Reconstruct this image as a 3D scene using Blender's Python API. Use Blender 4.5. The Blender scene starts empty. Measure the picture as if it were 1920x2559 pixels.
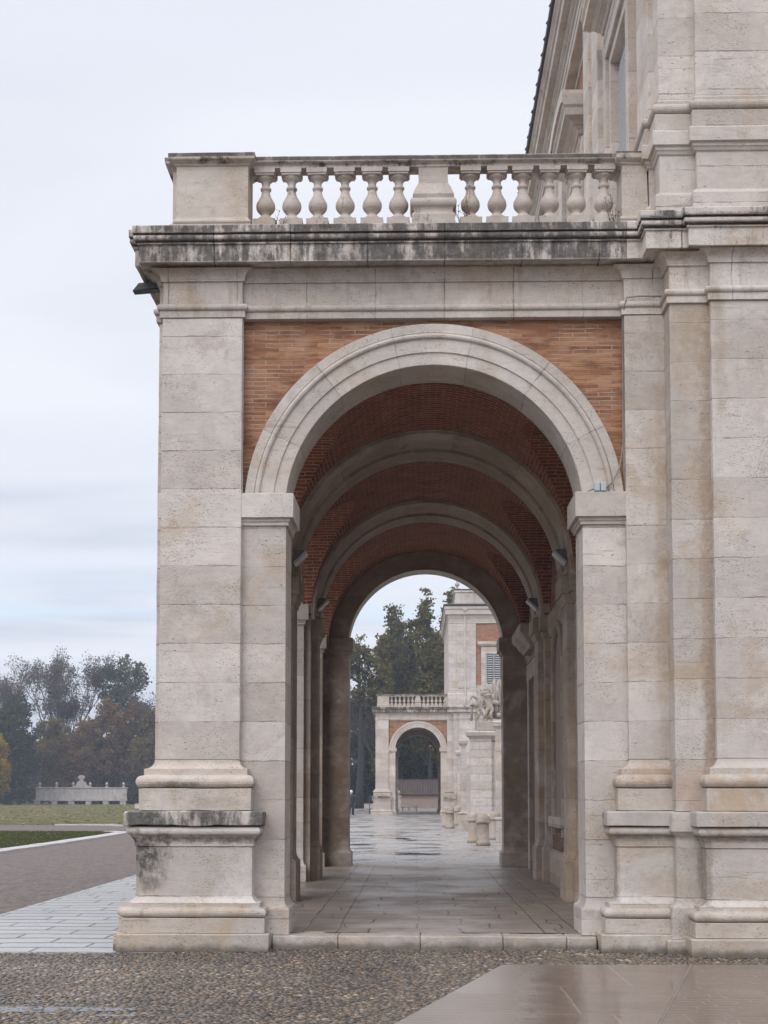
import bpy, bmesh, math, random
import numpy as np
from mathutils import Vector, noise, Matrix
R=math.radians; PI=math.pi
random.seed(7); RG=np.random.default_rng(11)
sc=bpy.context.scene; COL=sc.collection
# ------------------------------------------------------------------ camera
cd=bpy.data.cameras.new('camera'); cam=bpy.data.objects.new('camera',cd); COL.objects.link(cam)
cam.location=(0,0,1.70); cam.rotation_euler=(R(90+3.8),0,R(1.30))
cd.sensor_fit='AUTO'; cd.sensor_width=36; cd.lens=3600/2559*36
cd.shift_y=0.18147; cd.shift_x=0; cd.clip_start=.1; cd.clip_end=6000
sc.camera=cam
# ------------------------------------------------------------------ light
SUN_EL,SUN_AZ=R(42),R(205)      # azimuth clockwise from +Y : behind the camera, a little to the left
w=bpy.data.worlds.new("World"); sc.world=w; w.use_nodes=True
sl=bpy.data.lights.new('sun','SUN'); sl.energy=.85; sl.angle=R(28); sl.color=(1,.965,.92)
so=bpy.data.objects.new('sun',sl); COL.objects.link(so); so.location=(-10,-20,40)
sdir=Vector((math.sin(SUN_AZ)*math.cos(SUN_EL),math.cos(SUN_AZ)*math.cos(SUN_EL),math.sin(SUN_EL)))
so.rotation_euler=sdir.to_track_quat('Z','Y').to_euler()
vs=sc.view_settings; vs.view_transform='Standard'; vs.look='None'; vs.gamma=1; vs.exposure=0.13; vs.use_curve_mapping=False
sc.cycles.max_bounces=6; sc.cycles.diffuse_bounces=4; sc.cycles.glossy_bounces=2
sc.cycles.volume_bounces=0; sc.cycles.volume_max_steps=64

class NT:
    def __init__(s,t): s.t=t; t.nodes.clear()
    def n(s,ty,ins=None,**pr):
        nd=s.t.nodes.new(ty)
        for k,v in pr.items(): setattr(nd,k,v)
        if ins:
            for k,v in ins.items():
                so_=nd.inputs[k]
                if isinstance(v,bpy.types.NodeSocket): s.t.links.new(v,so_)
                elif isinstance(v,bpy.types.Node): s.t.links.new(v.outputs[0],so_)
                else: so_.default_value=v
        return nd
    def m(s,op,a,b=0.0,c=None,clamp=False):
        i={0:a,1:b}
        if c is not None: i[2]=c
        return s.n('ShaderNodeMath',i,operation=op,use_clamp=clamp).outputs[0]
    def vm(s,op,a,b): return s.n('ShaderNodeVectorMath',{0:a,1:b},operation=op).outputs[0]
    def mix(s,f,a,b,bt='MIX'):
        nd=s.n('ShaderNodeMix',{0:f,6:a,7:b},data_type='RGBA',blend_type=bt,clamp_factor=True); return nd.outputs[2]
    def ramp(s,f,stops,interp='LINEAR'):
        nd=s.n('ShaderNodeValToRGB',{0:f}); cr=nd.color_ramp; cr.interpolation=interp
        while len(cr.elements)<len(stops): cr.elements.new(.5)
        for e,(p,c) in zip(cr.elements,stops):
            e.position=p; e.color=(c,c,c,1) if isinstance(c,(int,float)) else (*c,1)
        return nd.outputs[0]
    def step(s,v,a,b): # smooth 0..1 between a and b
        return s.n('ShaderNodeMapRange',{0:v,1:a,2:b,3:0.0,4:1.0},interpolation_type='SMOOTHSTEP',clamp=True).outputs[0]
    def noise(s,v,scale,det=4,rough=.55,dist=0.0,out=0):
        return s.n('ShaderNodeTexNoise',{'Vector':v,'Scale':scale,'Detail':det,'Roughness':rough,'Distortion':dist}).outputs[out]
    def vor(s,v,scale,feature='F1',out=0,rand=1.0):
        return s.n('ShaderNodeTexVoronoi',{'Vector':v,'Scale':scale,'Randomness':rand},feature=feature).outputs[out]
    def sc3(s,v,x,y,z): return s.vm('MULTIPLY',v,(x,y,z))
    def pos(s): return s.n('ShaderNodeNewGeometry').outputs['Position']
    def out(s,col,rough=.8,bump=None,bs=.3,bd=.02,spec=.4,extra=None):
        i={'Base Color':col if not isinstance(col,tuple) else (*col,1),'Roughness':rough,'Specular IOR Level':spec}
        if bump is not None:
            i['Normal']=s.n('ShaderNodeBump',{'Strength':bs,'Distance':bd,'Height':bump}).outputs[0]
        if extra: i.update(extra)
        p=s.n('ShaderNodeBsdfPrincipled',i); s.n('ShaderNodeOutputMaterial',{'Surface':p.outputs[0]}); return p
def mat(name):
    m=bpy.data.materials.new(name); m.use_nodes=True; return m,NT(m.node_tree)
def C4(c): return (*c,1)

# overcast sky: the physical sky under a cloud deck, brightest round the hidden sun and overhead
N=NT(w.node_tree)
sky=N.n('ShaderNodeTexSky',sky_type='NISHITA',sun_disc=False,sun_elevation=SUN_EL,sun_rotation=SUN_AZ)
tc=N.n('ShaderNodeTexCoord').outputs['Generated']
sx=N.n('ShaderNodeSeparateXYZ',{0:tc}); zz=N.m('MAXIMUM',sx.outputs[2],0.0)
zs=N.m('ADD',zz,.09)
cv=N.n('ShaderNodeCombineXYZ',{0:N.m('DIVIDE',sx.outputs[0],zs),1:N.m('DIVIDE',sx.outputs[1],zs),2:0.0}).outputs[0]
c1=N.noise(N.sc3(cv,.55,1.0,1),.75,5,.5,.5)
c2=N.noise(N.sc3(cv,.35,1.5,1),.8,3,.5)
lo=N.mix(N.step(c1,.36,.60),(.62,.66,.765,1),(.875,.893,.955,1))
hi=N.mix(N.step(c2,.42,.62),lo,(.815,.84,.925,1))
# blue gaps low on the horizon
band=N.m('MULTIPLY',N.step(sx.outputs[2],.075,.10),N.m('SUBTRACT',1.0,N.step(sx.outputs[2],.125,.165)))
gapn=N.noise(N.sc3(tc,2.0,2.0,34.0),1.0,4,.5)
gap=N.m('MULTIPLY',band,N.step(gapn,.44,.62))
low=N.mix(N.step(sx.outputs[2],.03,.10),(.56,.60,.68,1),hi)
cl=N.mix(N.m('MULTIPLY',gap,.75),low,(.72,.86,1.0,1))
nish=N.mix(.93,N.mix(1.0,sky.outputs[0],(.10,.10,.10,1),'MULTIPLY'),cl)
dotn=N.n('ShaderNodeVectorMath',{0:tc,1:tuple(sdir)},operation='DOT_PRODUCT').outputs['Value']
lobe=N.m('MULTIPLY',N.step(dotn,.1,1.0),.95)
zen=N.m('MULTIPLY',N.step(sx.outputs[2],.5,1.0),.8)
gain=N.m('ADD',1.0,N.m('ADD',lobe,zen))
bg=N.n('ShaderNodeBackground',{0:nish,1:gain})
N.n('ShaderNodeOutputWorld',{0:bg.outputs[0]})

# ------------------------------------------------------------------ materials
def stone(name,A=(.52,.455,.402),B=(.445,.392,.35),soot=0.0,brown=.35,joints=(2.06,.435,.75),vj=None,pits=1.0,veins=1.0,
          blobs=(),rough=.82,streak=0.0,sootz=None,tone=.14,sootband=None,radial=False,foot=0.0,sootlines=(),jc=(.17,.125,.09)):
    m,T=mat(name); P=T.pos(); xyz=T.n('ShaderNodeSeparateXYZ',{0:P}); X,Y,Z=xyz.outputs
    nx=T.m('ABSOLUTE',T.n('ShaderNodeSeparateXYZ',{0:T.n('ShaderNodeNewGeometry').outputs['Normal']}).outputs[0]); sx_=T.m('GREATER_THAN',nx,.75); XY=T.m('ADD',T.m('MULTIPLY',X,T.m('SUBTRACT',1.0,sx_)),T.m('MULTIPLY',Y,sx_))
    n0=T.noise(P,.8,5,.6); n1=T.noise(P,3.1,6,.6)
    col=T.mix(T.step(n0,.35,.66),C4(A),C4(B))
    col=T.mix(T.m('MULTIPLY',T.step(n1,.45,.7),.35),col,(.60,.53,.47,1))
    h=T.m('MULTIPLY',n1,.4)
    oi=T.n('ShaderNodeObjectInfo').outputs['Random']
    if joints:
        z0,hh,js=joints
        wob=T.m('MULTIPLY',T.m('SUBTRACT',T.noise(P,4.2,7,.72),.5),.040)
        zr=T.m('DIVIDE',T.m('SUBTRACT',T.m('ADD',Z,wob),z0),hh)
        k=T.m('FLOOR',zr); fr=T.m('SUBTRACT',zr,k)
        wn=T.n('ShaderNodeTexWhiteNoise',{'Vector':T.n('ShaderNodeCombineXYZ',{0:k,1:T.m('MULTIPLY',oi,37.0),2:0.0})},noise_dimensions='3D')
        g=T.m('ADD',1.0-tone,T.m('MULTIPLY',wn.outputs[0],tone*2))
        col=T.mix(1.0,col,T.n('ShaderNodeCombineColor',{0:g,1:T.m('MULTIPLY',g,T.m('ADD',.985,T.m('MULTIPLY',wn.outputs[0],.03))),2:T.m('MULTIPLY',g,T.m('ADD',.97,T.m('MULTIPLY',wn.outputs[0],.06)))}).outputs[0],'MULTIPLY')
        d=T.m('MINIMUM',fr,T.m('SUBTRACT',1.0,fr))
        jn=T.m('ADD',.22,T.m('MULTIPLY',T.step(T.noise(P,2.6,5,.75),.42,.62),.95))
        wd=T.m('MULTIPLY',T.m('ADD',.003,T.m('MULTIPLY',T.noise(P,9,3),.012)),1.0/hh)
        jm=T.m('SUBTRACT',1.0,T.step(d,T.m('MULTIPLY',wd,.35),wd))
        if vj:
            x0,ww=vj
            xr=T.m('DIVIDE',T.m('SUBTRACT',T.m('ADD',T.m('ADD',XY,wob),T.m('MULTIPLY',T.m('MODULO',T.m('ABSOLUTE',k),2.0),ww*.5 if hh<3 else 0.0)),x0),ww)
            xf=T.m('SUBTRACT',xr,T.m('FLOOR',xr)); dx=T.m('MINIMUM',xf,T.m('SUBTRACT',1.0,xf))
            wx=T.m('MULTIPLY',wd,hh/ww); jx=T.m('SUBTRACT',1.0,T.step(dx,T.m('MULTIPLY',wx,.4),wx)); jm=T.m('MAXIMUM',jm,jx)
        jm=T.m('MULTIPLY',jm,T.m('MULTIPLY',jn,js),clamp=True)
        col=T.mix(T.m('MULTIPLY',jm,.9),col,C4(jc)); h=T.m('SUBTRACT',h,T.m('MULTIPLY',jm,.9))
    if radial:
        an=T.m('ARCTAN2',T.m('SUBTRACT',Z,4.865),T.m('SUBTRACT',X,.195)); an=T.m('ADD',T.m('MULTIPLY',an,57.2958),T.m('MULTIPLY',T.m('SUBTRACT',T.noise(P,5,5,.7),.5),1.6))
        ar=T.m('DIVIDE',T.m('SUBTRACT',an,26.5),25.5); af=T.m('SUBTRACT',ar,T.m('FLOOR',ar)); ad=T.m('MINIMUM',af,T.m('SUBTRACT',1.0,af))
        jm=T.m('MULTIPLY',T.m('SUBTRACT',1.0,T.step(ad,.003,.0085)),T.m('ADD',.4,T.m('MULTIPLY',T.step(T.noise(P,3,4),.4,.6),.5)))
        col=T.mix(T.m('MULTIPLY',jm,.8),col,(.17,.13,.10,1)); h=T.m('SUBTRACT',h,T.m('MULTIPLY',jm,.8))
        wn=T.n('ShaderNodeTexWhiteNoise',{1:T.m('FLOOR',ar)},noise_dimensions='1D').outputs[0]; gg=T.m('ADD',.93,T.m('MULTIPLY',wn,.14))
        col=T.mix(1.0,col,T.n('ShaderNodeCombineColor',{0:gg,1:gg,2:gg}).outputs[0],'MULTIPLY')
    # sedimentary bedding lines
    vn=T.noise(T.sc3(P,1.0,1.0,11.0),2.2,7,.62,.3)
    vmk=T.m('MULTIPLY',T.step(vn,.585,.68),T.step(T.noise(P,1.3,3),.42,.62))
    fm=T.step(T.noise(T.sc3(P,1.0,1.0,2.6),11.0,6,.72),.50,.70); col=T.mix(T.m('MULTIPLY',fm,.20),col,(.31,.25,.20,1)); h=T.m('SUBTRACT',h,T.m('MULTIPLY',fm,.22))
    cl2=T.noise(P,.45,5,.6); col=T.mix(T.m('MULTIPLY',T.step(cl2,.46,.62),.28),col,(.43,.40,.385,1))
    col=T.mix(T.m('MULTIPLY',vmk,.60*veins),col,(.33,.25,.185,1)); h=T.m('SUBTRACT',h,T.m('MULTIPLY',vmk,.35*veins))
    # sparse cracks
    cr=T.vor(T.vm('ADD',T.sc3(P,1,1,1.6),T.n('ShaderNodeTexNoise',{'Vector':P,'Scale':3.0,'Detail':5.0}).outputs['Color']),.8,'DISTANCE_TO_EDGE')
    ck=T.m('MULTIPLY',T.m('SUBTRACT',1.0,T.step(cr,.0,.006)),T.step(T.noise(P,.9,2),.63,.67))
    col=T.mix(T.m('MULTIPLY',ck,.38),col,(.17,.13,.10,1)); h=T.m('SUBTRACT',h,T.m('MULTIPLY',ck,.5))
    # solution pits
    if pits>0:
        pv=T.vor(T.sc3(P,1.0,1.0,2.0),30.0); pg=T.step(T.noise(P,2.3,5,.65),.40,.60)
        pk=T.m('MULTIPLY',T.m('SUBTRACT',1.0,T.step(pv,.14,.30)),pg)
        pv2=T.vor(T.sc3(P,1.0,1.0,2.2),7.0); pk2=T.m('MULTIPLY',T.m('SUBTRACT',1.0,T.step(pv2,.06,.14)),T.step(T.noise(P,1.7,3),.52,.6))
        pk=T.m('MAXIMUM',pk,pk2)
        col=T.mix(T.m('MULTIPLY',pk,.78*pits),col,(.20,.155,.12,1)); h=T.m('SUBTRACT',h,T.m('MULTIPLY',pk,.8))
    # ochre / brown weathering
    bn=T.noise(P,1.15,8,.68,.5)
    col=T.mix(T.m('MULTIPLY',T.step(bn,.50,.66),brown*1.25),col,(.38,.28,.185,1)); bn3=T.noise(P,.75,9,.72,.9); col=T.mix(T.m('MULTIPLY',T.step(bn3,.56,.66),.30),col,(.30,.235,.185,1)); bn4=T.noise(T.vm('ADD',P,(7.3,2.1,5.5)),.9,6,.65,.4); col=T.mix(T.m('MULTIPLY',T.step(bn4,.54,.66),.42),col,(.62,.57,.52,1))
    bn2=T.noise(T.sc3(P,1,1,.7),4.5,6,.7)
    col=T.mix(T.m('MULTIPLY',T.step(bn2,.56,.70),brown*1.1),col,(.30,.235,.18,1))
    if streak>0:
        sn=T.noise(T.sc3(P,5.5,5.5,.55),1.0,6,.65)
        col=T.mix(T.m('MULTIPLY',T.step(sn,.50,.68),streak),col,(.27,.215,.165,1))
    if soot>0:
        s1=T.noise(T.sc3(P,2.4,2.4,1.5),1.1,8,.72); s2=T.noise(T.sc3(P,9,9,1.3),1.0,6,.7)
        sm=T.step(T.m('ADD',T.m('MULTIPLY',s1,.62),T.m('MULTIPLY',s2,.38)),.56-.15*soot,.66-.13*soot)
        if sootz: sm=T.m('MULTIPLY',sm,T.step(Z,sootz[0],sootz[1]))
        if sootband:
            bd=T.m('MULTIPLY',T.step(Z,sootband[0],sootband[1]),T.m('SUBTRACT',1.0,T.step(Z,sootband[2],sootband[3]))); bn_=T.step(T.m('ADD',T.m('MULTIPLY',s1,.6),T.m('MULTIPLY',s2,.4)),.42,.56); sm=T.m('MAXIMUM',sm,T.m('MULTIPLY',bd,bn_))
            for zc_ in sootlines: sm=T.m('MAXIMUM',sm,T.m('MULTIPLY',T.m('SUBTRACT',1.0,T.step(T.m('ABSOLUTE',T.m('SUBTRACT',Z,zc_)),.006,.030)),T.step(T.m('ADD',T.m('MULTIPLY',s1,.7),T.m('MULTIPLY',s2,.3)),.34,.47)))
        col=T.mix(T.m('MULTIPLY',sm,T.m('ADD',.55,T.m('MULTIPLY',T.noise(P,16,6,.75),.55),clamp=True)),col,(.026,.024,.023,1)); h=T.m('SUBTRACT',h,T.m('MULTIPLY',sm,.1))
    for (c,r,st,cc) in blobs:
        dv=T.vm('DIVIDE',T.vm('SUBTRACT',P,c),r); L=T.n('ShaderNodeVectorMath',{0:dv},operation='LENGTH').outputs['Value']
        q=T.m('SUBTRACT',1.0,T.m('ADD',L,T.m('MULTIPLY',T.m('SUBTRACT',T.noise(T.sc3(P,2,2,1.1),3.6,8,.72),.5),2.6)))
        q=T.m('MULTIPLY',T.step(q,-.35,.55),T.m('ADD',.45,T.m('MULTIPLY',T.step(T.noise(P,14,6,.75),.36,.56),.55))); col=T.mix(T.m('MULTIPLY',q,st),col,C4(cc))
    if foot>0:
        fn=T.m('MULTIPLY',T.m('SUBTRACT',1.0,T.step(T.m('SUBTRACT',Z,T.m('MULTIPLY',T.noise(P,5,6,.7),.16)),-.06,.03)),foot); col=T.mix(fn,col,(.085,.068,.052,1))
    f=T.noise(T.sc3(P,1,1,1.5),42,5,.75); h=T.m('ADD',h,T.m('MULTIPLY',f,.30)); gr=T.m('ADD',.86,T.m('MULTIPLY',f,.28)); col=T.mix(1.0,col,T.n('ShaderNodeCombineColor',{0:gr,1:gr,2:gr}).outputs[0],'MULTIPLY')
    g2=T.m('ADD',.80,T.m('MULTIPLY',T.noise(T.sc3(P,1,1,1.8),6.5,7,.7),.40)); col=T.mix(1.0,col,T.n('ShaderNodeCombineColor',{0:g2,1:g2,2:g2}).outputs[0],'MULTIPLY')
    T.out(col,rough,h,.55,.012,.3)
    return m
def brick(name,attr=None,A=(.40,.17,.085),B=(.30,.115,.065),mortar=(.42,.30,.22),bw=.29,rh=.049,ms=.006,dist=.012,mort=.8,swap=False):
    m,T=mat(name); P=T.pos()
    if attr:
        v=T.n('ShaderNodeAttribute',attribute_name=attr).outputs['Vector']; s_=T.n('ShaderNodeSeparateXYZ',{0:v}); u1=T.n('ShaderNodeCombineXYZ',{0:s_.outputs[0],1:s_.outputs[1],2:0.0}).outputs[0]; u2=T.n('ShaderNodeCombineXYZ',{0:T.m('MULTIPLY',s_.outputs[1],1.5),1:T.m('MULTIPLY',s_.outputs[0],.62),2:0.0}).outputs[0]; v=T.mix(T.m('GREATER_THAN',T.m('ADD',s_.outputs[2],T.m('MULTIPLY',T.m('SUBTRACT',T.noise(P,5,4),.5),1.6)),.5),u1,u2)
    else:
        s=T.n('ShaderNodeSeparateXYZ',{0:P}); v=T.n('ShaderNodeCombineXYZ',{0:T.m('ADD',s.outputs[0],T.m('MULTIPLY',s.outputs[1],1.0)),1:s.outputs[2],2:0.0}).outputs[0]
    wob=T.vm('MULTIPLY',T.vm('SUBTRACT',T.n('ShaderNodeTexNoise',{'Vector':v,'Scale':4.5,'Detail':4.0}).outputs['Color'],(.5,.5,.5)),(dist*3,dist*1.6,0))
    v2=T.vm('ADD',v,wob)
    bt=T.n('ShaderNodeTexBrick',{'Vector':v2,'Color1':C4(A),'Color2':C4(B),'Mortar':C4(mortar),'Scale':1.0,'Mortar Size':ms,'Mortar Smooth':.3,'Bias':-.2,'Brick Width':bw,'Row Height':rh},offset=.5)
    fac=bt.outputs['Fac']
    # visible mortar is patchy
    pm=T.m('MULTIPLY',fac,T.m('ADD',1-mort,T.m('MULTIPLY',T.step(T.noise(v,2.2,4,.6),.40,.60),mort)))
    base=T.n('ShaderNodeTexBrick',{'Vector':v2,'Color1':C4(A),'Color2':C4(B),'Mortar':C4(tuple((a+b)/2*.8 for a,b in zip(A,B))),'Scale':1.0,'Mortar Size':ms,'Mortar Smooth':.3,'Bias':-.1,'Brick Width':bw,'Row Height':rh},offset=.5).outputs[0]
    row=T.noise(T.sc3(v,2.2,20,1),1.0,3,.5)
    base=T.mix(T.m('MULTIPLY',T.step(row,.45,.60),.35),base,C4((A[0]*1.32,A[1]*1.45,A[2]*1.35)))
    base=T.mix(T.m('MULTIPLY',T.step(T.noise(T.sc3(v,1,3,1),1.6,7,.7),.46,.64),.75),base,C4((B[0]*.62,B[1]*.62,B[2]*.7)))
    base=T.mix(T.m('MULTIPLY',T.step(T.noise(v,2.6,7,.7),.52,.68),.30),base,(.40,.30,.25,1))
    col=T.mix(pm,base,C4(mortar))
    h=T.m('SUBTRACT',T.m('MULTIPLY',T.noise(P,18,5,.65),.5),T.m('MULTIPLY',fac,.8))
    T.out(col,.9,h,.6,.014,.2)
    return m
SC=1
FA,FB=(.52,.455,.405),(.46,.405,.37)
M={}
M['stone']=stone('pale limestone')
M['stone_r']=stone('weathered palace limestone',A=(.525,.458,.402),B=(.46,.402,.355),brown=.42,streak=.14,blobs=[((2.55,15.9,6.9),(.35,.5,.45),.45,(.34,.28,.21)),((3.3,15.45,6.5),(.08,.5,.9),.45,(.32,.26,.20)),((3.75,15.45,6.2),(.35,.5,.5),.4,(.34,.285,.23)),((2.72,15.9,4.0),(.07,.5,2.6),.45,(.33,.25,.18))])
M['entab']=stone('limestone of the frieze',joints=(-3,20,1.0),vj=(.32,.78),brown=.42,streak=.5)
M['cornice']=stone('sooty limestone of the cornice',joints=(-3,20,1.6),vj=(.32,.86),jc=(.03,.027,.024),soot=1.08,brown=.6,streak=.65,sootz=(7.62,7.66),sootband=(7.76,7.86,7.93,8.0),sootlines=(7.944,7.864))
M['cornice_r']=stone('grey limestone of the palace cornice',joints=(-3,20,1.2),vj=(.32,.86),jc=(.07,.055,.045),sootlines=(7.944,7.864),sootband=(7.9,7.95,7.96,8.0),soot=.34,brown=.5,streak=.45)
M['capslab']=stone('blackened limestone of the pedestal cap',joints=None,soot=1.12,brown=.3,tone=.03)
M['capslab_r']=stone('grey cracked limestone slab',A=(.42,.375,.34),B=(.36,.325,.295),joints=None,soot=.30,brown=.3)
M['pedestal']=stone('stained limestone of the corner pedestal',joints=(1.115,.53,.8),brown=.30,blobs=[((-2.98,15.75,1.02),(.26,.4,.26),.92,(.05,.045,.04)),((-2.3,15.75,1.2),(1.2,.4,.05),.8,(.09,.075,.06)),((-1.86,15.75,.66),(.30,.4,.42),.75,(.56,.525,.49)),((-2.0,15.65,.48),(.5,.4,.10),.7,(.56,.52,.48)),((-2.9,15.75,.72),(.13,.4,.10),.6,(.09,.08,.07))])
M['pedestal_r']=stone('limestone of the palace pedestals',A=(.49,.425,.37),B=(.43,.38,.335),joints=(1.115,.53,.8),brown=.4,blobs=[((2.6,15.7,.72),(.35,.5,.14),.5,(.36,.28,.20)),((2.98,15.4,.30),(.22,.5,.22),.55,(.25,.20,.16)),((3.6,15.2,.70),(.5,.5,.10),.45,(.36,.28,.20)),((3.3,15.2,.22),(.6,.5,.06),.5,(.36,.24,.14)),((3.5,15.2,1.23),(.9,.5,.045),.7,(.13,.11,.09)),((2.45,15.6,1.24),(.5,.5,.035),.6,(.18,.15,.12)),((3.05,15.4,.9),(.06,.5,.5),.7,(.20,.155,.12)),((2.16,15.8,.85),(.04,.5,.45),.6,(.22,.17,.13))])
M['basetorus']=stone('warm limestone of the column bases',A=(.49,.415,.345),B=(.43,.368,.31),joints=None,brown=.6,blobs=[((2.62,15.8,1.9),(.30,.5,.14),.6,(.37,.24,.15)),((2.75,15.6,1.83),(.08,.5,.10),.7,(.20,.14,.09)),((-2.6,15.75,1.80),(.28,.4,.03),.7,(.12,.10,.08)),((-2.2,15.75,1.60),(.35,.4,.06),.5,(.30,.25,.2))])
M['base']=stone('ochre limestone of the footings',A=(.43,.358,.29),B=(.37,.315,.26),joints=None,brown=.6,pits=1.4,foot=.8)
M['shaft_b']=stone('stained limestone of the set-back pilaster',A=(.48,.41,.35),B=(.415,.365,.32),brown=.5,streak=.2,blobs=[((2.98,15.5,6.4),(.26,.5,.5),.55,(.36,.28,.20)),((2.98,15.5,1.75),(.22,.5,.30),.6,(.42,.29,.21)),((3.17,15.5,4.2),(.10,.6,3.6),.75,(.30,.22,.16)),((2.98,15.5,3.0),(.30,.5,.07),.6,(.38,.28,.19)),((2.98,15.5,6.75),(.3,.5,.35),.6,(.34,.27,.20)),((3.17,15.5,2.4),(.08,.5,.9),.7,(.26,.19,.14))])
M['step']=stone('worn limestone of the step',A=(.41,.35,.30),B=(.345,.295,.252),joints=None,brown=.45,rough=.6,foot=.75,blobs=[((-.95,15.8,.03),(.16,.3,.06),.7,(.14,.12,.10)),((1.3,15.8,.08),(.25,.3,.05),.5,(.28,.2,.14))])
M['inner']=stone('shaded gallery limestone',A=(.40,.31,.235),B=(.33,.255,.195),brown=.35,joints=(2.06,.435,.6))  # gallery shade put into the stone colour: darker, browner copy of the limestone
M['pier_far']=stone('grimy shade-darkened limestone of the far gallery piers',A=(.27,.20,.148),B=(.22,.165,.125),brown=.5,joints=(2.06,.435,.6))  # grime plus dim gallery light, both put into the base colour
M['arch']=stone('limestone of the arch moulding',A=(.475,.415,.368),B=(.425,.375,.335),joints=None,brown=.35,streak=.1)
M['arch_front']=stone('limestone voussoirs of the end arches',A=(.515,.45,.395),B=(.455,.40,.352),joints=None,brown=.38,streak=.12,radial=True)
M['baluster']=stone('balustrade limestone',A=(.455,.385,.33),B=(.405,.345,.30),joints=None,brown=.35,soot=.02,pits=.8)
M['rail']=stone('lichen darkened rail limestone',A=(.50,.43,.37),B=(.44,.385,.335),joints=None,brown=.35,soot=.62,sootz=(8.86,8.88),sootband=(8.93,8.955,9.2,9.3),sootlines=(8.97,8.95))
M['brick_front']=brick('orange roman brick',A=(.37,.185,.10),B=(.20,.083,.047),mortar=(.36,.27,.205),mort=.90,ms=.007,dist=.016)
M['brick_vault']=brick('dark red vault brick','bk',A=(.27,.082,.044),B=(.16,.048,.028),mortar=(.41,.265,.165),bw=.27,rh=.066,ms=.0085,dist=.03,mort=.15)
M['brick_dim']=brick('dull brown brick',A=(.22,.135,.095),B=(.16,.09,.065),mortar=(.30,.23,.18),mort=.6)
M['brick_wall']=brick('red brick of the upper storey',A=(.33,.15,.085),B=(.27,.115,.068),mortar=(.46,.33,.26),mort=.5)
def plain(name,c,rough=.6,metal=0.0,nz=.1,scale=3.0,bs=.2):
    m,T=mat(name); P=T.pos(); n=T.noise(P,scale,6,.6)
    col=T.mix(n,C4(tuple(v*(1-nz*2) for v in c)),C4(tuple(min(1,v*(1+nz*2)) for v in c)))
    T.out(col,rough,T.noise(P,scale*8,4),bs,.01,.4,{'Metallic':metal}); return m
M['metal']=plain('grey painted metal',(.12,.12,.125),.5,.3,.08)
M['metal_light']=plain('pale aluminium',(.42,.42,.43),.45,.3,.06)
M['lead']=plain('dark lead sheet',(.05,.052,.055),.55,.2,.2)
M['slate']=plain('dark roof slate',(.06,.065,.075),.6,0,.2)
M['cable']=plain('grey cable sheath',(.22,.20,.19),.6)
M['plastic']=plain('pale grey junction box plastic',(.38,.42,.43),.5)
M['shutter']=plain('white painted shutter',(.42,.425,.42),.8,0,.05)
M['dark']=plain('dark window opening',(.10,.075,.055),.6)
M['render']=plain('pinkish render wall',(.33,.25,.21),.9)
M['iron']=plain('dark iron railing',(.05,.055,.06),.5,.3)
M['gate']=stone('pillar ashlar limestone',A=(.52,.45,.395),B=(.47,.425,.39),joints=(.83,.335,1.0),vj=(2.6,.62),brown=.42,tone=.12)
M['statue']=stone('weathered statue stone',A=(.37,.31,.262),B=(.31,.262,.225),joints=None,brown=.35,soot=.06)
M['bollard']=stone('warm bollard stone',A=(.355,.288,.232),B=(.30,.248,.205),joints=None,brown=.45,soot=.05)
M['monument']=stone('pale grey monument stone',A=(.42,.385,.37),B=(.36,.335,.33),joints=None,brown=.4,soot=.2,streak=.4)
# tiled roof
m,T=mat('old clay tiles'); P=T.pos(); s=T.n('ShaderNodeSeparateXYZ',{0:P}); n=T.noise(P,2.5,5)
T.out(T.mix(n,(.045,.034,.03,1),(.11,.082,.068,1)),.9); M['tile']=m

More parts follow.
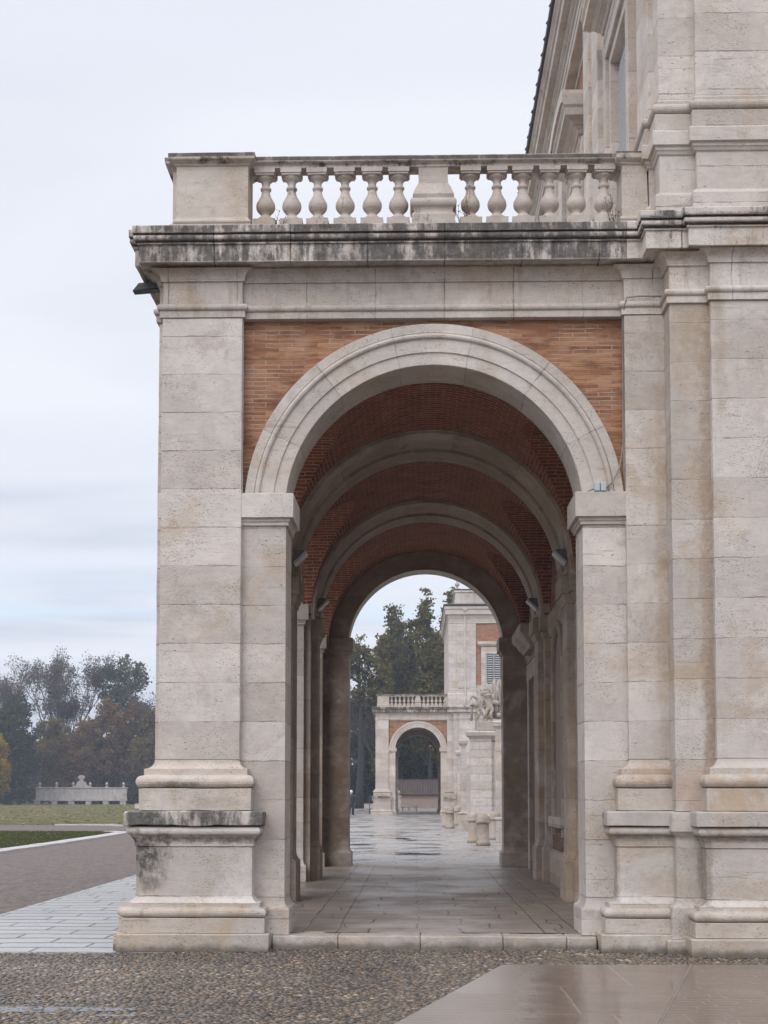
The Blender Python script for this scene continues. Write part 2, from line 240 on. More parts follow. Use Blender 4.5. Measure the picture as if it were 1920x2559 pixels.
def paving(name,A,B,bw,rh,joint,rough=(.18,.55),swap=False,ms=.012,off=.5,puddles=None,dist=.05,streaky=True,xl=None,dry=False,ysc=1.0):
    m,T=mat(name); P=T.pos(); s=T.n('ShaderNodeSeparateXYZ',{0:P})
    v=T.n('ShaderNodeCombineXYZ',{0:s.outputs[0],1:T.m('MULTIPLY',s.outputs[1],ysc),2:0.0}).outputs[0]
    wob=T.vm('MULTIPLY',T.vm('SUBTRACT',T.n('ShaderNodeTexNoise',{'Vector':v,'Scale':1.3,'Detail':5.0}).outputs['Color'],(.5,.5,.5)),(dist*2,dist*2,0))
    v2=T.vm('ADD',v,wob)
    bt=T.n('ShaderNodeTexBrick',{'Vector':v2,'Color1':C4(A),'Color2':C4(B),'Mortar':C4(joint),'Scale':1.0,'Mortar Size':ms,'Mortar Smooth':.25,'Bias':0.0,'Brick Width':bw,'Row Height':rh},offset=off,squash=.8,squash_frequency=3)
    col=bt.outputs[0]; fac=bt.outputs[1]
    n1=T.noise(v,1.1,6,.62); col=T.mix(T.m('MULTIPLY',T.step(n1,.4,.7),.35),col,C4(tuple(c*.72 for c in A)))
    cl_=T.noise(T.sc3(P,1.0,3.4,1),1.6,8,.68,.6); cm=T.step(cl_,.545,.60)
    if streaky: col=T.mix(T.m('MULTIPLY',cm,.45),col,C4(tuple(c*.42 for c in A)))
    wet=T.step(T.noise(P,.55,5,.6),.38,.62)
    if xl:
        for xv in xl:
            d=T.m('ABSOLUTE',T.m('SUBTRACT',T.m('ADD',s.outputs[0],T.m('MULTIPLY',T.m('SUBTRACT',T.noise(P,1.5,3),.5),.05)),xv)); lm=T.m('SUBTRACT',1.0,T.step(d,.006,.016)); fac=T.m('MAXIMUM',fac,lm); col=T.mix(T.m('MULTIPLY',lm,.8),col,C4(joint))
    rg=T.m('ADD',rough[0],T.m('MULTIPLY',T.m('SUBTRACT',1.0,wet),rough[1]-rough[0]))
    h=T.m('SUBTRACT',T.m('ADD',T.m('MULTIPLY',T.noise(P,2.6,6,.62),.7),T.m('MULTIPLY',T.noise(P,30,4),.12)),T.m('ADD',T.m('MULTIPLY',fac,.7),T.m('MULTIPLY',cm,.35 if streaky else 0.0)))
    bs=.5
    if dry:
        tt=T.m('ADD',T.m('SUBTRACT',s.outputs[0],T.m('ADD',.62,T.m('MULTIPLY',T.m('SUBTRACT',s.outputs[1],9.5),.0816))),T.m('MULTIPLY',T.m('SUBTRACT',T.noise(P,2.0,5,.65),.5),.30))
        dm=T.m('SUBTRACT',1.0,T.step(tt,.04,.34)); col=T.mix(dm,col,(.268,.225,.19,1)); rg=T.m('ADD',rg,T.m('MULTIPLY',dm,.17))
        st_=T.noise(T.sc3(P,1,1,1),2.8,8,.7,.6); col=T.mix(T.m('MULTIPLY',T.step(st_,.50,.68),.35),col,(.105,.078,.06,1)); col=T.mix(T.m('MULTIPLY',T.step(T.noise(P,7,6,.7),.58,.7),.25),col,(.27,.225,.19,1))
    if puddles:
        (y0,y1,th,psx,psy)=puddles
        pn=T.noise(T.sc3(P,psx,psy,1),1.0,3,.5,.3); zone=T.m('MULTIPLY',T.step(s.outputs[1],y0,y0+3),T.m('SUBTRACT',1.0,T.step(s.outputs[1],y1-4,y1)))
        xz=T.m('SUBTRACT',1.0,T.step(T.m('ABSOLUTE',T.m('ADD',s.outputs[0],.3)),1.2,2.6))
        pm=T.m('MULTIPLY',T.step(pn,th,th+.015),T.m('MULTIPLY',zone,xz))
        col=T.mix(pm,col,(.035,.035,.035,1)); rg=T.mix(pm,T.n('ShaderNodeCombineColor',{0:rg,1:rg,2:rg}).outputs[0],(.03,.03,.03,1))
        h=T.mix(pm,T.n('ShaderNodeCombineColor',{0:h,1:h,2:h}).outputs[0],(.3,.3,.3,1))
    T.out(col,rg,h,bs,.012,.5); return m
M['floor']=paving('worn gallery floor slabs',(.30,.242,.198),(.235,.187,.152),1.05,.62,(.075,.06,.05),(.30,.62),xl=(-1.28,-.9,1.42,1.80),dist=.12)
M['plaza']=paving('wet plaza slabs',(.36,.33,.30),(.29,.265,.245),1.1,.75,(.085,.075,.065),(.14,.50),puddles=(35,58,.60,.55,.42),dist=.12)
M['whitepave']=paving('pale bluish wet slabs',(.44,.425,.40),(.37,.36,.34),1.05,.20,(.06,.055,.05),(.22,.5),streaky=False,dist=.06,ms=.019,ysc=.4)
M['wetslab']=paving('wet polished limestone slabs',(.185,.137,.105),(.16,.12,.095),1.25,1.6,(.27,.225,.185),(.05,.22),streaky=False,dist=.02,ms=.009,dry=True)
M['wetslab2']=paving('wet small stone setts',(.175,.13,.10),(.15,.112,.088),.34,.14,(.23,.19,.16),(.08,.26),streaky=False,dist=.02,ms=.008,dry=True)
m,T=mat('dry ribbed limestone strip'); P=T.pos(); s=T.n('ShaderNodeSeparateXYZ',{0:P})
rb=T.m('SINE',T.m('MULTIPLY',s.outputs[1],75.0)); gate=T.m('SUBTRACT',1.0,T.step(s.outputs[1],12.2,12.5))
T.out(T.mix(T.noise(P,1.5,5),(.24,.198,.165,1),(.305,.26,.222,1)),.26,T.m('MULTIPLY',rb,gate),.4,.006); M['ribbed']=m
# gravel / cobble sheet
m,T=mat('gravel ground'); P=T.pos(); vc=T.vor(P,16.0,'F1',1); vd=T.vor(P,16.0); 
g=T.n('ShaderNodeSeparateColor',{0:vc}).outputs[0]; n=T.noise(P,.35,5)
col=T.mix(g,(.055,.040,.031,1),(.225,.170,.138,1)); col=T.mix(T.m('MULTIPLY',T.step(n,.35,.7),.35),col,(.13,.105,.095,1)); g5=T.noise(T.sc3(P,1,.45,1),3.2,8,.75); col=T.mix(T.m('MULTIPLY',T.step(g5,.47,.60),.50),col,(.06,.047,.04,1)); g6=T.noise(T.sc3(P,1,.45,1),7.5,6,.75); col=T.mix(T.m('MULTIPLY',T.step(g6,.54,.66),.40),col,(.31,.25,.205,1))
T.out(col,T.m('ADD',.55,T.m('MULTIPLY',g,.3)),T.m('SUBTRACT',1.0,vd),.7,.02); M['gravel']=m
m,T=mat('wet sandy mortar bed'); P=T.pos(); g=T.noise(P,40,5,.7)
T.out(T.mix(g,(.055,.045,.037,1),(.14,.115,.095,1)),T.m('ADD',.12,T.m('MULTIPLY',T.step(T.noise(P,.9,4),.4,.62),.5)),g,.5,.01); M['mortarbed']=m
m,T=mat('river pebbles'); a=T.n('ShaderNodeAttribute',attribute_name='tone').outputs['Fac']; P=T.pos()
col=T.ramp(a,[(0,(.045,.038,.034)),(.22,(.085,.070,.058)),(.42,(.13,.098,.072)),(.60,(.185,.120,.066)),(.74,(.15,.125,.105)),(.88,(.225,.17,.12)),(1,(.34,.28,.21))])
wetp=T.step(T.noise(P,.7,4,.6),.42,.6); col=T.mix(T.m('MULTIPLY',wetp,.15),col,(.16,.15,.14,1))
T.out(col,T.m('ADD',.08,T.m('MULTIPLY',wetp,.35)),T.noise(P,60,3),.3,.004); M['pebble']=m
m,T=mat('lawn turf'); P=T.pos(); n=T.noise(P,.25,6,.6); n2=T.noise(P,9,5,.7)
s=T.n('ShaderNodeSeparateXYZ',{0:P}); far=T.step(s.outputs[1],60,95)
n3=T.noise(T.sc3(P,1,.35,1),1.1,7,.7); c1_=T.mix(n2,(.05,.062,.022,1),(.10,.108,.042,1)); c2_=T.mix(T.step(n3,.3,.7),(.075,.082,.035,1),(.165,.145,.068,1))
T.out(T.mix(T.m('MULTIPLY',T.m('ADD',far,T.m('MULTIPLY',n,.5)),.75),c1_,c2_),.95,n2,.6,.05,.1); M['lawn']=m
m,T=mat('distant ground'); P=T.pos(); T.out(T.mix(T.noise(P,.05,5),(.06,.06,.035,1),(.11,.10,.06,1)),.95); M['earth']=m
def leafmat(name,cols,trans=.4):
    m,T=mat(name); a=T.n('ShaderNodeAttribute',attribute_name='tone').outputs['Fac']
    st=[(i/(len(cols)-1),c) for i,c in enumerate(cols)]
    c=T.ramp(a,st); d=T.n('ShaderNodeBsdfDiffuse',{'Color':c}); tr=T.n('ShaderNodeBsdfTranslucent',{'Color':c})
    mx=T.n('ShaderNodeMixShader',{0:trans,1:d.outputs[0],2:tr.outputs[0]}); T.n('ShaderNodeOutputMaterial',{0:mx.outputs[0]}); return m
M['bark']=plain('dark bark',(.028,.026,.027),.9,0,.2)
M['bark2']=plain('grey bark',(.10,.085,.08),.9,0,.2)

# ------------------------------------------------------------------ mesh helpers
class MB:
    def __init__(s): s.v=[]; s.f=[]; s.sm=[]; s.bk=None
    def add(s,v,f,sm=False):
        o=len(s.v); s.v+=[tuple(p) for p in v]; s.f+=[tuple(i+o for i in q) for q in f]; s.sm+=[sm]*len(f); return o
    def box(s,x0,x1,y0,y1,z0,z1):
        s.add([(x0,y0,z0),(x1,y0,z0),(x1,y1,z0),(x0,y1,z0),(x0,y0,z1),(x1,y0,z1),(x1,y1,z1),(x0,y1,z1)],
              [(0,3,2,1),(4,5,6,7),(0,1,5,4),(1,2,6,5),(2,3,7,6),(3,0,4,7)])
    def rbox(s,x0,x1,y0,y1,z0,z1,seg=.12,amp=.006,ch=.012):
        # worn block: chamfered, subdivided and roughened
        bm=bmesh.new(); bmesh.ops.create_cube(bm,size=1)
        for v in bm.verts: v.co=Vector(((x0+x1)/2+v.co.x*(x1-x0),(y0+y1)/2+v.co.y*(y1-y0),(z0+z1)/2+v.co.z*(z1-z0)))
        bmesh.ops.bevel(bm,geom=bm.edges[:],offset=ch,segments=2,affect='EDGES',profile=.5)
        for ax,(a,b) in enumerate(((x0,x1),(y0,y1),(z0,z1))):
            k=int((b-a)/seg)
            for i in range(1,k+1):
                c=a+(b-a)*i/(k+1); no=[0,0,0]; no[ax]=1; co=[0,0,0]; co[ax]=c
                bmesh.ops.bisect_plane(bm,geom=bm.verts[:]+bm.edges[:]+bm.faces[:],plane_co=co,plane_no=no)
        for v in bm.verts:
            n=noise.noise_vector(v.co*3.1); n2=noise.noise_vector(v.co*11.0); v.co+=n*amp+n2*amp*.6
        bm.verts.index_update(); s.add([v.co[:] for v in bm.verts],[[q.index for q in f.verts] for f in bm.faces]); bm.free()
    def sweep(s,path,prof,closed=False,back=.06,seg=None,amp=0,cap=True,smooth=False):
        P=[Vector((p[0],p[1])) for p in path]; n=len(P); mit=[]
        for i in range(n):
            a=P[i-1] if (i>0 or closed) else None; b=P[(i+1)%n] if (i<n-1 or closed) else None
            d1=(P[i]-a).normalized() if a is not None else None; d2=(b-P[i]).normalized() if b is not None else None
            n1=Vector((d1.y,-d1.x)) if d1 is not None else None; n2=Vector((d2.y,-d2.x)) if d2 is not None else None
            if n1 is None: mm=n2
            elif n2 is None: mm=n1
            else:
                mm=n1+n2; mm=mm/(1+n1.dot(n2)) if (1+n1.dot(n2))>1e-4 else n1
            mit.append(mm)
        Q=[(P[i],mit[i]) for i in range(n)]
        if seg:
            Q2=[]
            for i in range(n if closed else n-1):
                j=(i+1)%n; L=(P[j]-P[i]).length; k=max(1,int(L/seg))
                for t in range(k):
                    u=t/k; Q2.append((P[i].lerp(P[j],u),mit[i].lerp(mit[j],u)))
            if not closed: Q2.append(Q[-1])
            Q=Q2
        pr=list(prof)+([(-back,prof[-1][1]),(-back,prof[0][1])] if not closed or back else [])
        if closed: pr=list(prof)
        k=len(pr); vs_=[]; m_=len(Q)
        for (p,mm) in Q:
            for (d,z) in pr:
                q=Vector((p.x+mm.x*d,p.y+mm.y*d,z))
                if amp and d>-back: q+=noise.noise_vector(q*4.0)*amp+noise.noise_vector(q*13.0)*amp*.6
                vs_.append(q)
        fs=[]
        for i in range(m_ if closed else m_-1):
            j=(i+1)%m_
            for a in range(k if not closed else k-1):
                b=(a+1)%k; fs.append((i*k+a,j*k+a,j*k+b,i*k+b))
        if closed:
            if cap: fs.append([i*k+k-1 for i in range(m_)]); fs.append([i*k for i in reversed(range(m_))])
        elif cap: fs.append([a for a in reversed(range(k))]); fs.append([(m_-1)*k+a for a in range(k)])
        s.add(vs_,fs,smooth)
    def lathe(s,prof,c=(0,0,0),n=16,smooth=True):
        vs_=[]; k=len(prof)
        for i in range(n):
            a=2*PI*i/n
            for r,z in prof: vs_.append((c[0]+r*math.cos(a),c[1]+r*math.sin(a),c[2]+z))
        fs=[(i*k+a,((i+1)%n)*k+a,((i+1)%n)*k+a+1,i*k+a+1) for i in range(n) for a in range(k-1)]
        fs.append([i*k+k-1 for i in range(n)]); fs.append([i*k for i in reversed(range(n))]); s.add(vs_,fs,smooth)
    def tube(s,pts,r,n=6,smooth=True):
        pts=[Vector(p) for p in pts]; rs=r if isinstance(r,(list,tuple)) else [r]*len(pts); vs_=[]
        for i,p in enumerate(pts):
            d=(pts[min(i+1,len(pts)-1)]-pts[max(i-1,0)]); d=d.normalized() if d.length>1e-6 else Vector((0,0,1))
            u=d.orthogonal().normalized(); 
            if i>0 and abs((u-u0).length)>.5:
                u=(u0-d*u0.dot(d)); u=u.normalized() if u.length>1e-4 else d.orthogonal().normalized()
            u0=u; vv=d.cross(u)
            for k in range(n):
                a=2*PI*k/n; vs_.append(p+(u*math.cos(a)+vv*math.sin(a))*rs[i])
        fs=[(i*n+k,i*n+(k+1)%n,(i+1)*n+(k+1)%n,(i+1)*n+k) for i in range(len(pts)-1) for k in range(n)]
        fs.append(list(reversed(range(n)))); fs.append([(len(pts)-1)*n+k for k in range(n)]); s.add(vs_,fs,smooth)
    def mesh(s,name):
        me=bpy.data.meshes.new(name); me.from_pydata(s.v,[],s.f); me.polygons.foreach_set('use_smooth',s.sm)
        if s.bk is not None:
            at=me.attributes.new('bk','FLOAT_VECTOR','POINT'); at.data.foreach_set('vector',np.array(s.bk,dtype=np.float32).ravel())
        me.update(); return me
def tag(o,label=None,cat=None,group=None,kind=None):
    if label: o['label']=label
    if cat: o['category']=cat
    if group: o['group']=group
    if kind: o['kind']=kind
    return o
def obj(name,mb,material,parent=None,label=None):
    me=mb.mesh(name) if isinstance(mb,MB) else mb
    if len(me.materials)==0: me.materials.append(material)
    o=bpy.data.objects.new(name,me); COL.objects.link(o)
    if parent is not None:
        o.parent=parent; L=Vector((0,0,0)); q=parent
        while q is not None: L+=q.location; q=q.parent
        o.location=-L
    if label: o['label']=label
    return o
def thing(name,label,cat,loc=(0,0,0),group=None):
    o=bpy.data.objects.new(name,None); COL.objects.link(o); o.location=loc; o.empty_display_size=.3
    return tag(o,label,cat,group)
def copy_tree(o,parent=None,loc=None):
    c=o.copy(); COL.objects.link(c)
    if parent is not None: c.parent=parent
    if loc is not None: c.location=loc
    for ch in list(o.children): copy_tree(ch,c)
    return c
def bevel(o,w=.006,seg=2):
    b=o.modifiers.new('bevel','BEVEL'); b.width=w; b.segments=seg; b.limit_method='ANGLE'; b.angle_limit=R(40); b.harden_normals=False; return o
def arc(c,r,a0,a1,n): return [(c[0]+r*math.cos(R(a0+(a1-a0)*i/n)),c[1]+r*math.sin(R(a0+(a1-a0)*i/n))) for i in range(n+1)]
def torus_p(d0,z0,z1,out): # half-round bulge
    zc=(z0+z1)/2; r=(z1-z0)/2
    return [(d0+out*math.cos(R(-90+180*i/8)) ,zc+r*math.sin(R(-90+180*i/8))) for i in range(9)]

# shared arch data
CX,ZC,RI,RO,RV,RR=.195,4.865,1.675,2.135,2.075,1.985
RW=2.20
ZI=5.06
YF=16.0; YB=31.7
BAYS=[18.8,23.8,28.85]; RIBS=[(20.9,21.6),(26.0,26.7)]
XW0,XW1=-2.80,CX-RW    # left arcade wall outer and inner planes
def mapf(y0,sgn,c=CX):  # front/back facade: (u,w,z)->world ; w outward
    return lambda u,w,z:(c+u,y0-sgn*w,z)
def maps(x0,c):         # left facade
    return lambda u,w,z:(x0-w,c+u,z)
def arch_ring(mb,mp,prof,zbot,n=56,flip=False,smooth=False):
    # prof list of (r,w) swept round the arch ; each radius starts at height zbot
    k=len(prof); vs_=[]
    for i in range(n+1):
        for (r,w_) in prof:
            t0=math.asin(max(-1,min(1,(zbot-ZC)/r))); t=t0+(PI-2*t0)*i/n
            vs_.append(mp(-r*math.cos(t),w_,ZC+r*math.sin(t)))
    fs=[(i*k+a,(i+1)*k+a,(i+1)*k+a+1,i*k+a+1) for i in range(n) for a in range(k-1)]
    mb.add(vs_,fs,smooth)
def SH(z0,z1,n=None):
    n=n or max(2,int((z1-z0)/.12)); return [(0,z0+(z1-z0)*i/n) for i in range(n+1)]
ARCH_PROF=[(RI,-.70),(RI,.0),(RI+.006,.006),(RI+.135,.010),(RI+.140,.016),(RI+.142,.030),(RI+.285,.034),(RI+.29,.038)]+\
   [(RI+.29+.032+.032*math.cos(R(180-180*i/6)),.040+.034*math.sin(R(180*i/6))) for i in range(7)]+[(RI+.358,.052),(RO-.006,.058),(RO,.05),(RO,-.10)]
def spandrel(mb,mp,r,u0,u1,zb,zt,w_,n=64,brick_=False):
    # flat panel with a round hole
    vs_=[];fs=[]
    angs=[]
    t0=math.asin((zb-ZC)/r)
    for i in range(n+1): angs.append(t0+(PI-2*t0)*i/n)
    for cu in (u0,u1): angs.append(math.atan2(zt-ZC,cu) )
    angs=sorted(a for a in angs)
    for a in angs:
        c,s_=math.cos(a),math.sin(a); px,pz=r*c,ZC+r*s_
        tmax=1e9
        if c>1e-6: tmax=min(tmax,u1/c)
        if c<-1e-6: tmax=min(tmax,u0/c)
        if s_>1e-6: tmax=min(tmax,(zt-ZC)/s_)
        vs_.append(mp(px,w_,pz)); vs_.append(mp(c*tmax,w_,ZC+s_*tmax))
    for i in range(len(angs)-1): fs.append((2*i,2*i+1,2*i+3,2*i+2))
    mb.add(vs_,fs)

PED_BASE=[(.37,0),(.37,.185),(.36,.198)]
PED_SUB=[(.315,.203),(.318,.355),(.31,.362)]
PED_T=torus_p(.285,.366,.470,.050)
PED_F=[(.262,.474),(.262,.512)]
COVE=[(.165+.09*(1-math.sin(R(90*i/6))),.515+.10*(1-math.cos(R(90*i/6)))) for i in range(7)]
PED_DIE=[(.165,.62),(.165,1.118),(.180,1.130),(.180,1.150)]+[(.182+.03*(i/4)**2,1.155+.07*i/4) for i in range(5)]+[(.225,1.238)]
PED_M=torus_p(.215,1.245,1.340,.045)
PED_CAP=[(.265,1.348),(.285,1.356),(.287,1.495),(.275,1.507),(0,1.515)]
B_PL=[(.145,1.518),(.147,1.745),(.14,1.754)]
B_T=torus_p(.115,1.762,1.900,.062)
B_F=[(.100,1.905),(.100,1.968)]+[(.0+.095*(1-math.sin(R(90*i/6))),1.972+.10*(1-math.cos(R(90*i/6)))) for i in range(7)]
def pedestal_parts(par,path,ms,amp=.004,which='all',names=True):
    """pedestal, column base; one part per member of the order"""
    a=MB(); a.sweep(path,PED_BASE,seg=.15,amp=amp*1.3,back=.5); bevel(obj('footing',a,M['base'],par),.01)
    a=MB(); a.sweep(path,PED_SUB,seg=.15,amp=amp,back=.45); a.sweep(path,PED_T+PED_F,seg=.12,amp=amp,back=.4); obj('pedestal_base',a,ms[1],par)
    a=MB(); a.sweep(path,COVE[:0]+[(.25,.5125)]+COVE+PED_DIE+PED_M,seg=.2,amp=amp*.5,back=.4); obj('pedestal_die',a,ms[0],par)
    a=MB(); a.sweep(path,PED_CAP,seg=.07,amp=amp*(3.6 if ms[2] is M['capslab'] else 1.2),back=.4); obj('pedestal_cap',a,ms[2],par)
    a=MB(); a.sweep(path,B_PL,seg=.15,amp=amp*1.2,back=.3); a.sweep(path,B_T+B_F,seg=.15,amp=amp,back=.3); obj('pilaster_base',a,ms[1],par)
ENT=[(.0,7.060),(.03,7.064),(.03,7.134)]+torus_p(.028,7.140,7.214,.032)+[(.0,7.222),(-.004,7.40),(0.0,7.478),(.022,7.482),(.022,7.500)]+[(.025+.10*(1-math.cos(R(90*i/6))),7.503+.10*math.sin(R(90*i/6))) for i in range(7)]
COR=[(.05,7.606),(.06,7.632),(.215,7.640),(.230,7.634),(.238,7.640),(.238,7.832),(.258,7.836),(.258,7.855),(.238,7.862)]+torus_p(.263,7.868,7.940,.032)+[(.268,7.946),(.303,7.950),(.306,8.028),(.298,8.038),(-.1,8.042)]
PIER_BASE=[(.055,.152),(.057,.425),(.050,.44)]+[(.046*(1-math.sin(R(90*i/5))),.445+.11*(1-math.cos(R(90*i/5)))) for i in range(6)]+[(0,.56)]
IMPOST=[(0,4.70),(.028,4.702),(.028,4.735),(.045,4.745),(.045,4.778),(.088,4.782),(.090,5.05),(.084,5.058),(-.05,5.062)]

# ================================================================== THE ARCADE PAVILION
GL=Vector((CX-.5,YF,0))
pav=thing('arcade_pavilion','large near arcaded pavilion of pale limestone, its brick vaulted walk open to the camera','building',GL)
LP=[(-1.96,15.99),(-1.96,15.903),(-2.865,15.903),(-2.865,16.07),(-2.93,16.07),(-2.93,16.95),(-2.86,16.95)]; LP=LP[::-1]
# corner pilasters (near and far end)
def mirrorY(p): return [(x,47.7-y) for x,y in p][::-1]
for path,mm in ((LP,(M['pedestal'],M['basetorus'],M['capslab'])),(mirrorY(LP),(M['pedestal_r'],M['basetorus'],M['capslab_r']))):
    pedestal_parts(pav,path,mm,.005)
    a=MB(); a.sweep(path,SH(2.075,7.058),back=.3,seg=.13,amp=.0045); bevel(obj('pilaster',a,M['stone'],pav),.007)
# piers
def pier(path,mt='stone',name='pier',ztop=5.06):
    imp=True
    a=MB(); a.sweep(path,SH(0,ztop),closed=True,back=0,seg=.13,amp=.0045); obj(name,a,M[mt],pav)
    a=MB(); a.sweep(path,PIER_BASE,closed=True,back=0,seg=.15,amp=.003); obj('pier_base',a,M[mt],pav)
    if imp: a=MB(); a.sweep(path,IMPOST,closed=True,back=0,seg=.12,amp=.0035); bevel(obj('impost',a,M[mt],pav),.005)
# clockwise-from-above walking keeps outside on the right hand: go +x along the front
pier([(XW0,YF),(-1.465,YF),(-1.465,16.70),(XW1,16.70),(XW1,17.13),(XW0,17.13)])
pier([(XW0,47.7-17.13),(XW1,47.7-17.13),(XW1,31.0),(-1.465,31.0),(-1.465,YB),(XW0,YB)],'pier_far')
for (y0,y1),(r0,r1) in (((20.475,22.125),RIBS[0]),((25.475,27.175),RIBS[1])):
    pier([(XW0,y0),(XW1,y0),(XW1,y1),(XW0,y1)])
    xi=CX-RR-.01
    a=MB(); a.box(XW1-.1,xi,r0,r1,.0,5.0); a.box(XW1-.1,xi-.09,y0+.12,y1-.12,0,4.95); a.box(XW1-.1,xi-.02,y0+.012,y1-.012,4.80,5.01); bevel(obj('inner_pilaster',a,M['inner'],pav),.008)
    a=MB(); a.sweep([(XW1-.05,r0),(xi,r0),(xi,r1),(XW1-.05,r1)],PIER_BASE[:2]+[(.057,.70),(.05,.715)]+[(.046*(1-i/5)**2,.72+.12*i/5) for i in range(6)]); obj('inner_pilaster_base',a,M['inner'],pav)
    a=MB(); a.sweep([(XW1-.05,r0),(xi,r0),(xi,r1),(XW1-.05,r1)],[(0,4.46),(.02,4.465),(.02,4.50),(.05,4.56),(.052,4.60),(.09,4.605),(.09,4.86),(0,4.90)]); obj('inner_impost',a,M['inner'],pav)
# right jamb pier, near and far
for y0,y1 in ((YF,16.70),(31.0,YB)):
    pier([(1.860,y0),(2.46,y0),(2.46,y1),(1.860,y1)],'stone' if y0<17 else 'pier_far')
# archivolts + soffits
def archivolt(mp,par,mt='arch',depth=None,smooth=False):
    a=MB(); pr=list(ARCH_PROF)
    if depth: pr[0]=(RI,-depth)
    arch_ring(a,mp,pr,ZI); o=obj('archivolt',a,M[mt],par); return o
archivolt(mapf(YF+.03,1),pav,'arch_front'); archivolt(mapf(YB-.03,-1),pav,'arch_front')
for c in BAYS: archivolt(maps(XW0-.03,c),pav,depth=.80)
# inner faces of the two end walls (the ring of wall seen inside), thick soffit step up to the vault
for y,sg in ((16.70,-1),(31.0,1)):
    a=MB(); mp=mapf(y,sg); arch_ring(a,mp,[(RI,-.02),(RI,0.0),(RV+.02,0.0)],4.87); obj('end_wall_ring',a,M['inner'],pav)
# brick spandrels
for y,sg in ((YF+.06,1),(YB-.06,-1)):
    a=MB(); spandrel(a,mapf(y,sg),RO-.05,-1.97-CX,2.345-CX,ZI,7.07,0.0); obj('brick_panel',a,M['brick_front'],pav)
for c in BAYS:
    u0,u1=(-1.9,2.4) if c==BAYS[0] else ((-2.6,2.5) if c==BAYS[1] else (-2.65,1.85))
    a=MB(); spandrel(a,maps(XW0+.03,c),RO-.05,u0,u1,ZI,7.07,0.0); obj('brick_panel',a,M['brick_front'],pav)
# wall core between arches (above imposts), side arcade
for (y0,y1) in ((17.13,17.2),(20.475,22.125),(25.475,27.175),(30.5,30.57)):
    a=MB(); a.box(XW0+.035,XW1-.01,y0+.02,y1-.02,5.05,7.05); obj('wall_core',a,M['stone'],pav)
# side pilasters on the outer face between the side arches
for (r0,r1) in RIBS:
    pth=[(-2.80,r1+.1),(-2.90,r1+.1),(-2.90,r0-.1),(-2.80,r0-.1)]
    a=MB(); a.sweep(pth,[(0,0),(0,7.058)],back=.1); bevel(obj('pilaster',a,M['stone'],pav),.008)
# entablature and cornice run round the three open sides
EP=[(2.34,31.71),(-1.96,31.71),(-1.96,31.78),(-2.865,31.78),(-2.865,31.63),(-2.93,31.63),(-2.93,30.75),(-2.86,30.75),(-2.86,16.95),(-2.93,16.95),(-2.93,16.07),(-2.865,16.07),(-2.865,15.92),(-1.96,15.92),(-1.96,15.99),(2.34,15.99)]
a=MB(); a.sweep(EP,ENT,back=.25,seg=.5,amp=.0015); obj('entablature',a,M['entab'],pav)
CP=[(2.34,31.74),(-2.865,31.74),(-2.865,31.63),(-2.93,31.63),(-2.93,16.07),(-2.865,16.07),(-2.865,15.955),(2.34,15.955)]
a=MB(); a.sweep(CP,COR,back=.25,seg=.14,amp=.0035); obj('cornice',a,M['cornice'],pav)
a=MB(); a.box(-2.75,2.5,16.1,31.6,7.86,8.045); obj('terrace_slab',a,M['stone'],pav)
# parapet pedestals and rails
def ppath(x0,x1,y0,y1): return [(x0,y0),(x1,y0),(x1,y1),(x0,y1)]
PPED=[(.035,8.043),(.036,8.165),(.03,8.17)]+torus_p(.012,8.175,8.225,.022)+[(.0,8.255),(0,8.848),(.02,8.862),(.022,8.875),(.075,8.905),(.082,8.915),(.085,8.975),(.07,8.985),(-.05,8.99)]
corner=[(-2.735,15.98),(-1.915,15.98),(-1.915,16.45),(-2.345,16.45),(-2.345,16.95),(-2.795,16.95),(-2.795,16.10),(-2.735,16.10)]
for pth in (corner,[(x,47.7-y) for x,y in corner][::-1]):
    a=MB(); a.sweep(pth,PPED,closed=True,back=0,seg=.15,amp=.003); obj('parapet_pedestal',a,M['rail'],pav)
RAIL=[(0,8.872),(.0,8.90),(.02,8.912),(.045,8.922),(.05,8.927),(.052,8.975),(.04,8.99),(-.05,8.995)]
MID=[(.045,8.043),(.047,8.29),(.040,8.296),(.035,8.308),(.02,8.32),(.018,8.345),(.025,8.365)]+torus_p(.02,8.375,8.485,.045)[1:]+[(.035,8.53),(.0,8.62),(-.03,8.68),(-.035,8.77),(-.03,8.871)]
a=MB(); a.sweep([(2.345,15.99),(2.62,15.99),(2.62,16.45),(2.345,16.45)],PPED[:-9]+[(0,8.82),(.02,8.835),(.022,8.85),(.06,8.87),(.075,8.885),(.078,8.95),(.06,8.962),(-.05,8.965)],closed=True,back=0,seg=.15,amp=.003); obj('parapet_pedestal',a,M['rail'],pav)
def balustrade(path_rect,bals,mids):
    x0,x1,y0,y1=path_rect
    a=MB(); a.sweep(ppath(x0,x1,y0,y1),RAIL,closed=True,back=0,seg=.25,amp=.003); ro=obj('balustrade_rail',a,M['rail'],pav)
    a=MB(); a.box(x0-.01,x1+.01,y0-.03,y1+.03,8.03,8.103); bevel(obj('balustrade_plinth',a,M['rail'],pav),.008)
    for (mx0,mx1,my0,my1) in mids:
        a=MB(); a.sweep(ppath(mx0,mx1,my0,my1),MID,closed=True,back=0); obj('parapet_post',a,M['baluster'],pav)
    for (bx,by) in bals:
        b=bpy.data.objects.new('baluster',BALM); COL.objects.link(b); b.parent=pav; b.location=Vector((bx,by,8.102))-GL; q_=random.uniform(.975,1.02); b.scale=(q_,q_,.976); b.rotation_euler=(random.uniform(-.008,.008),random.uniform(-.012,.012),random.uniform(-.05,.05))
a=MB()
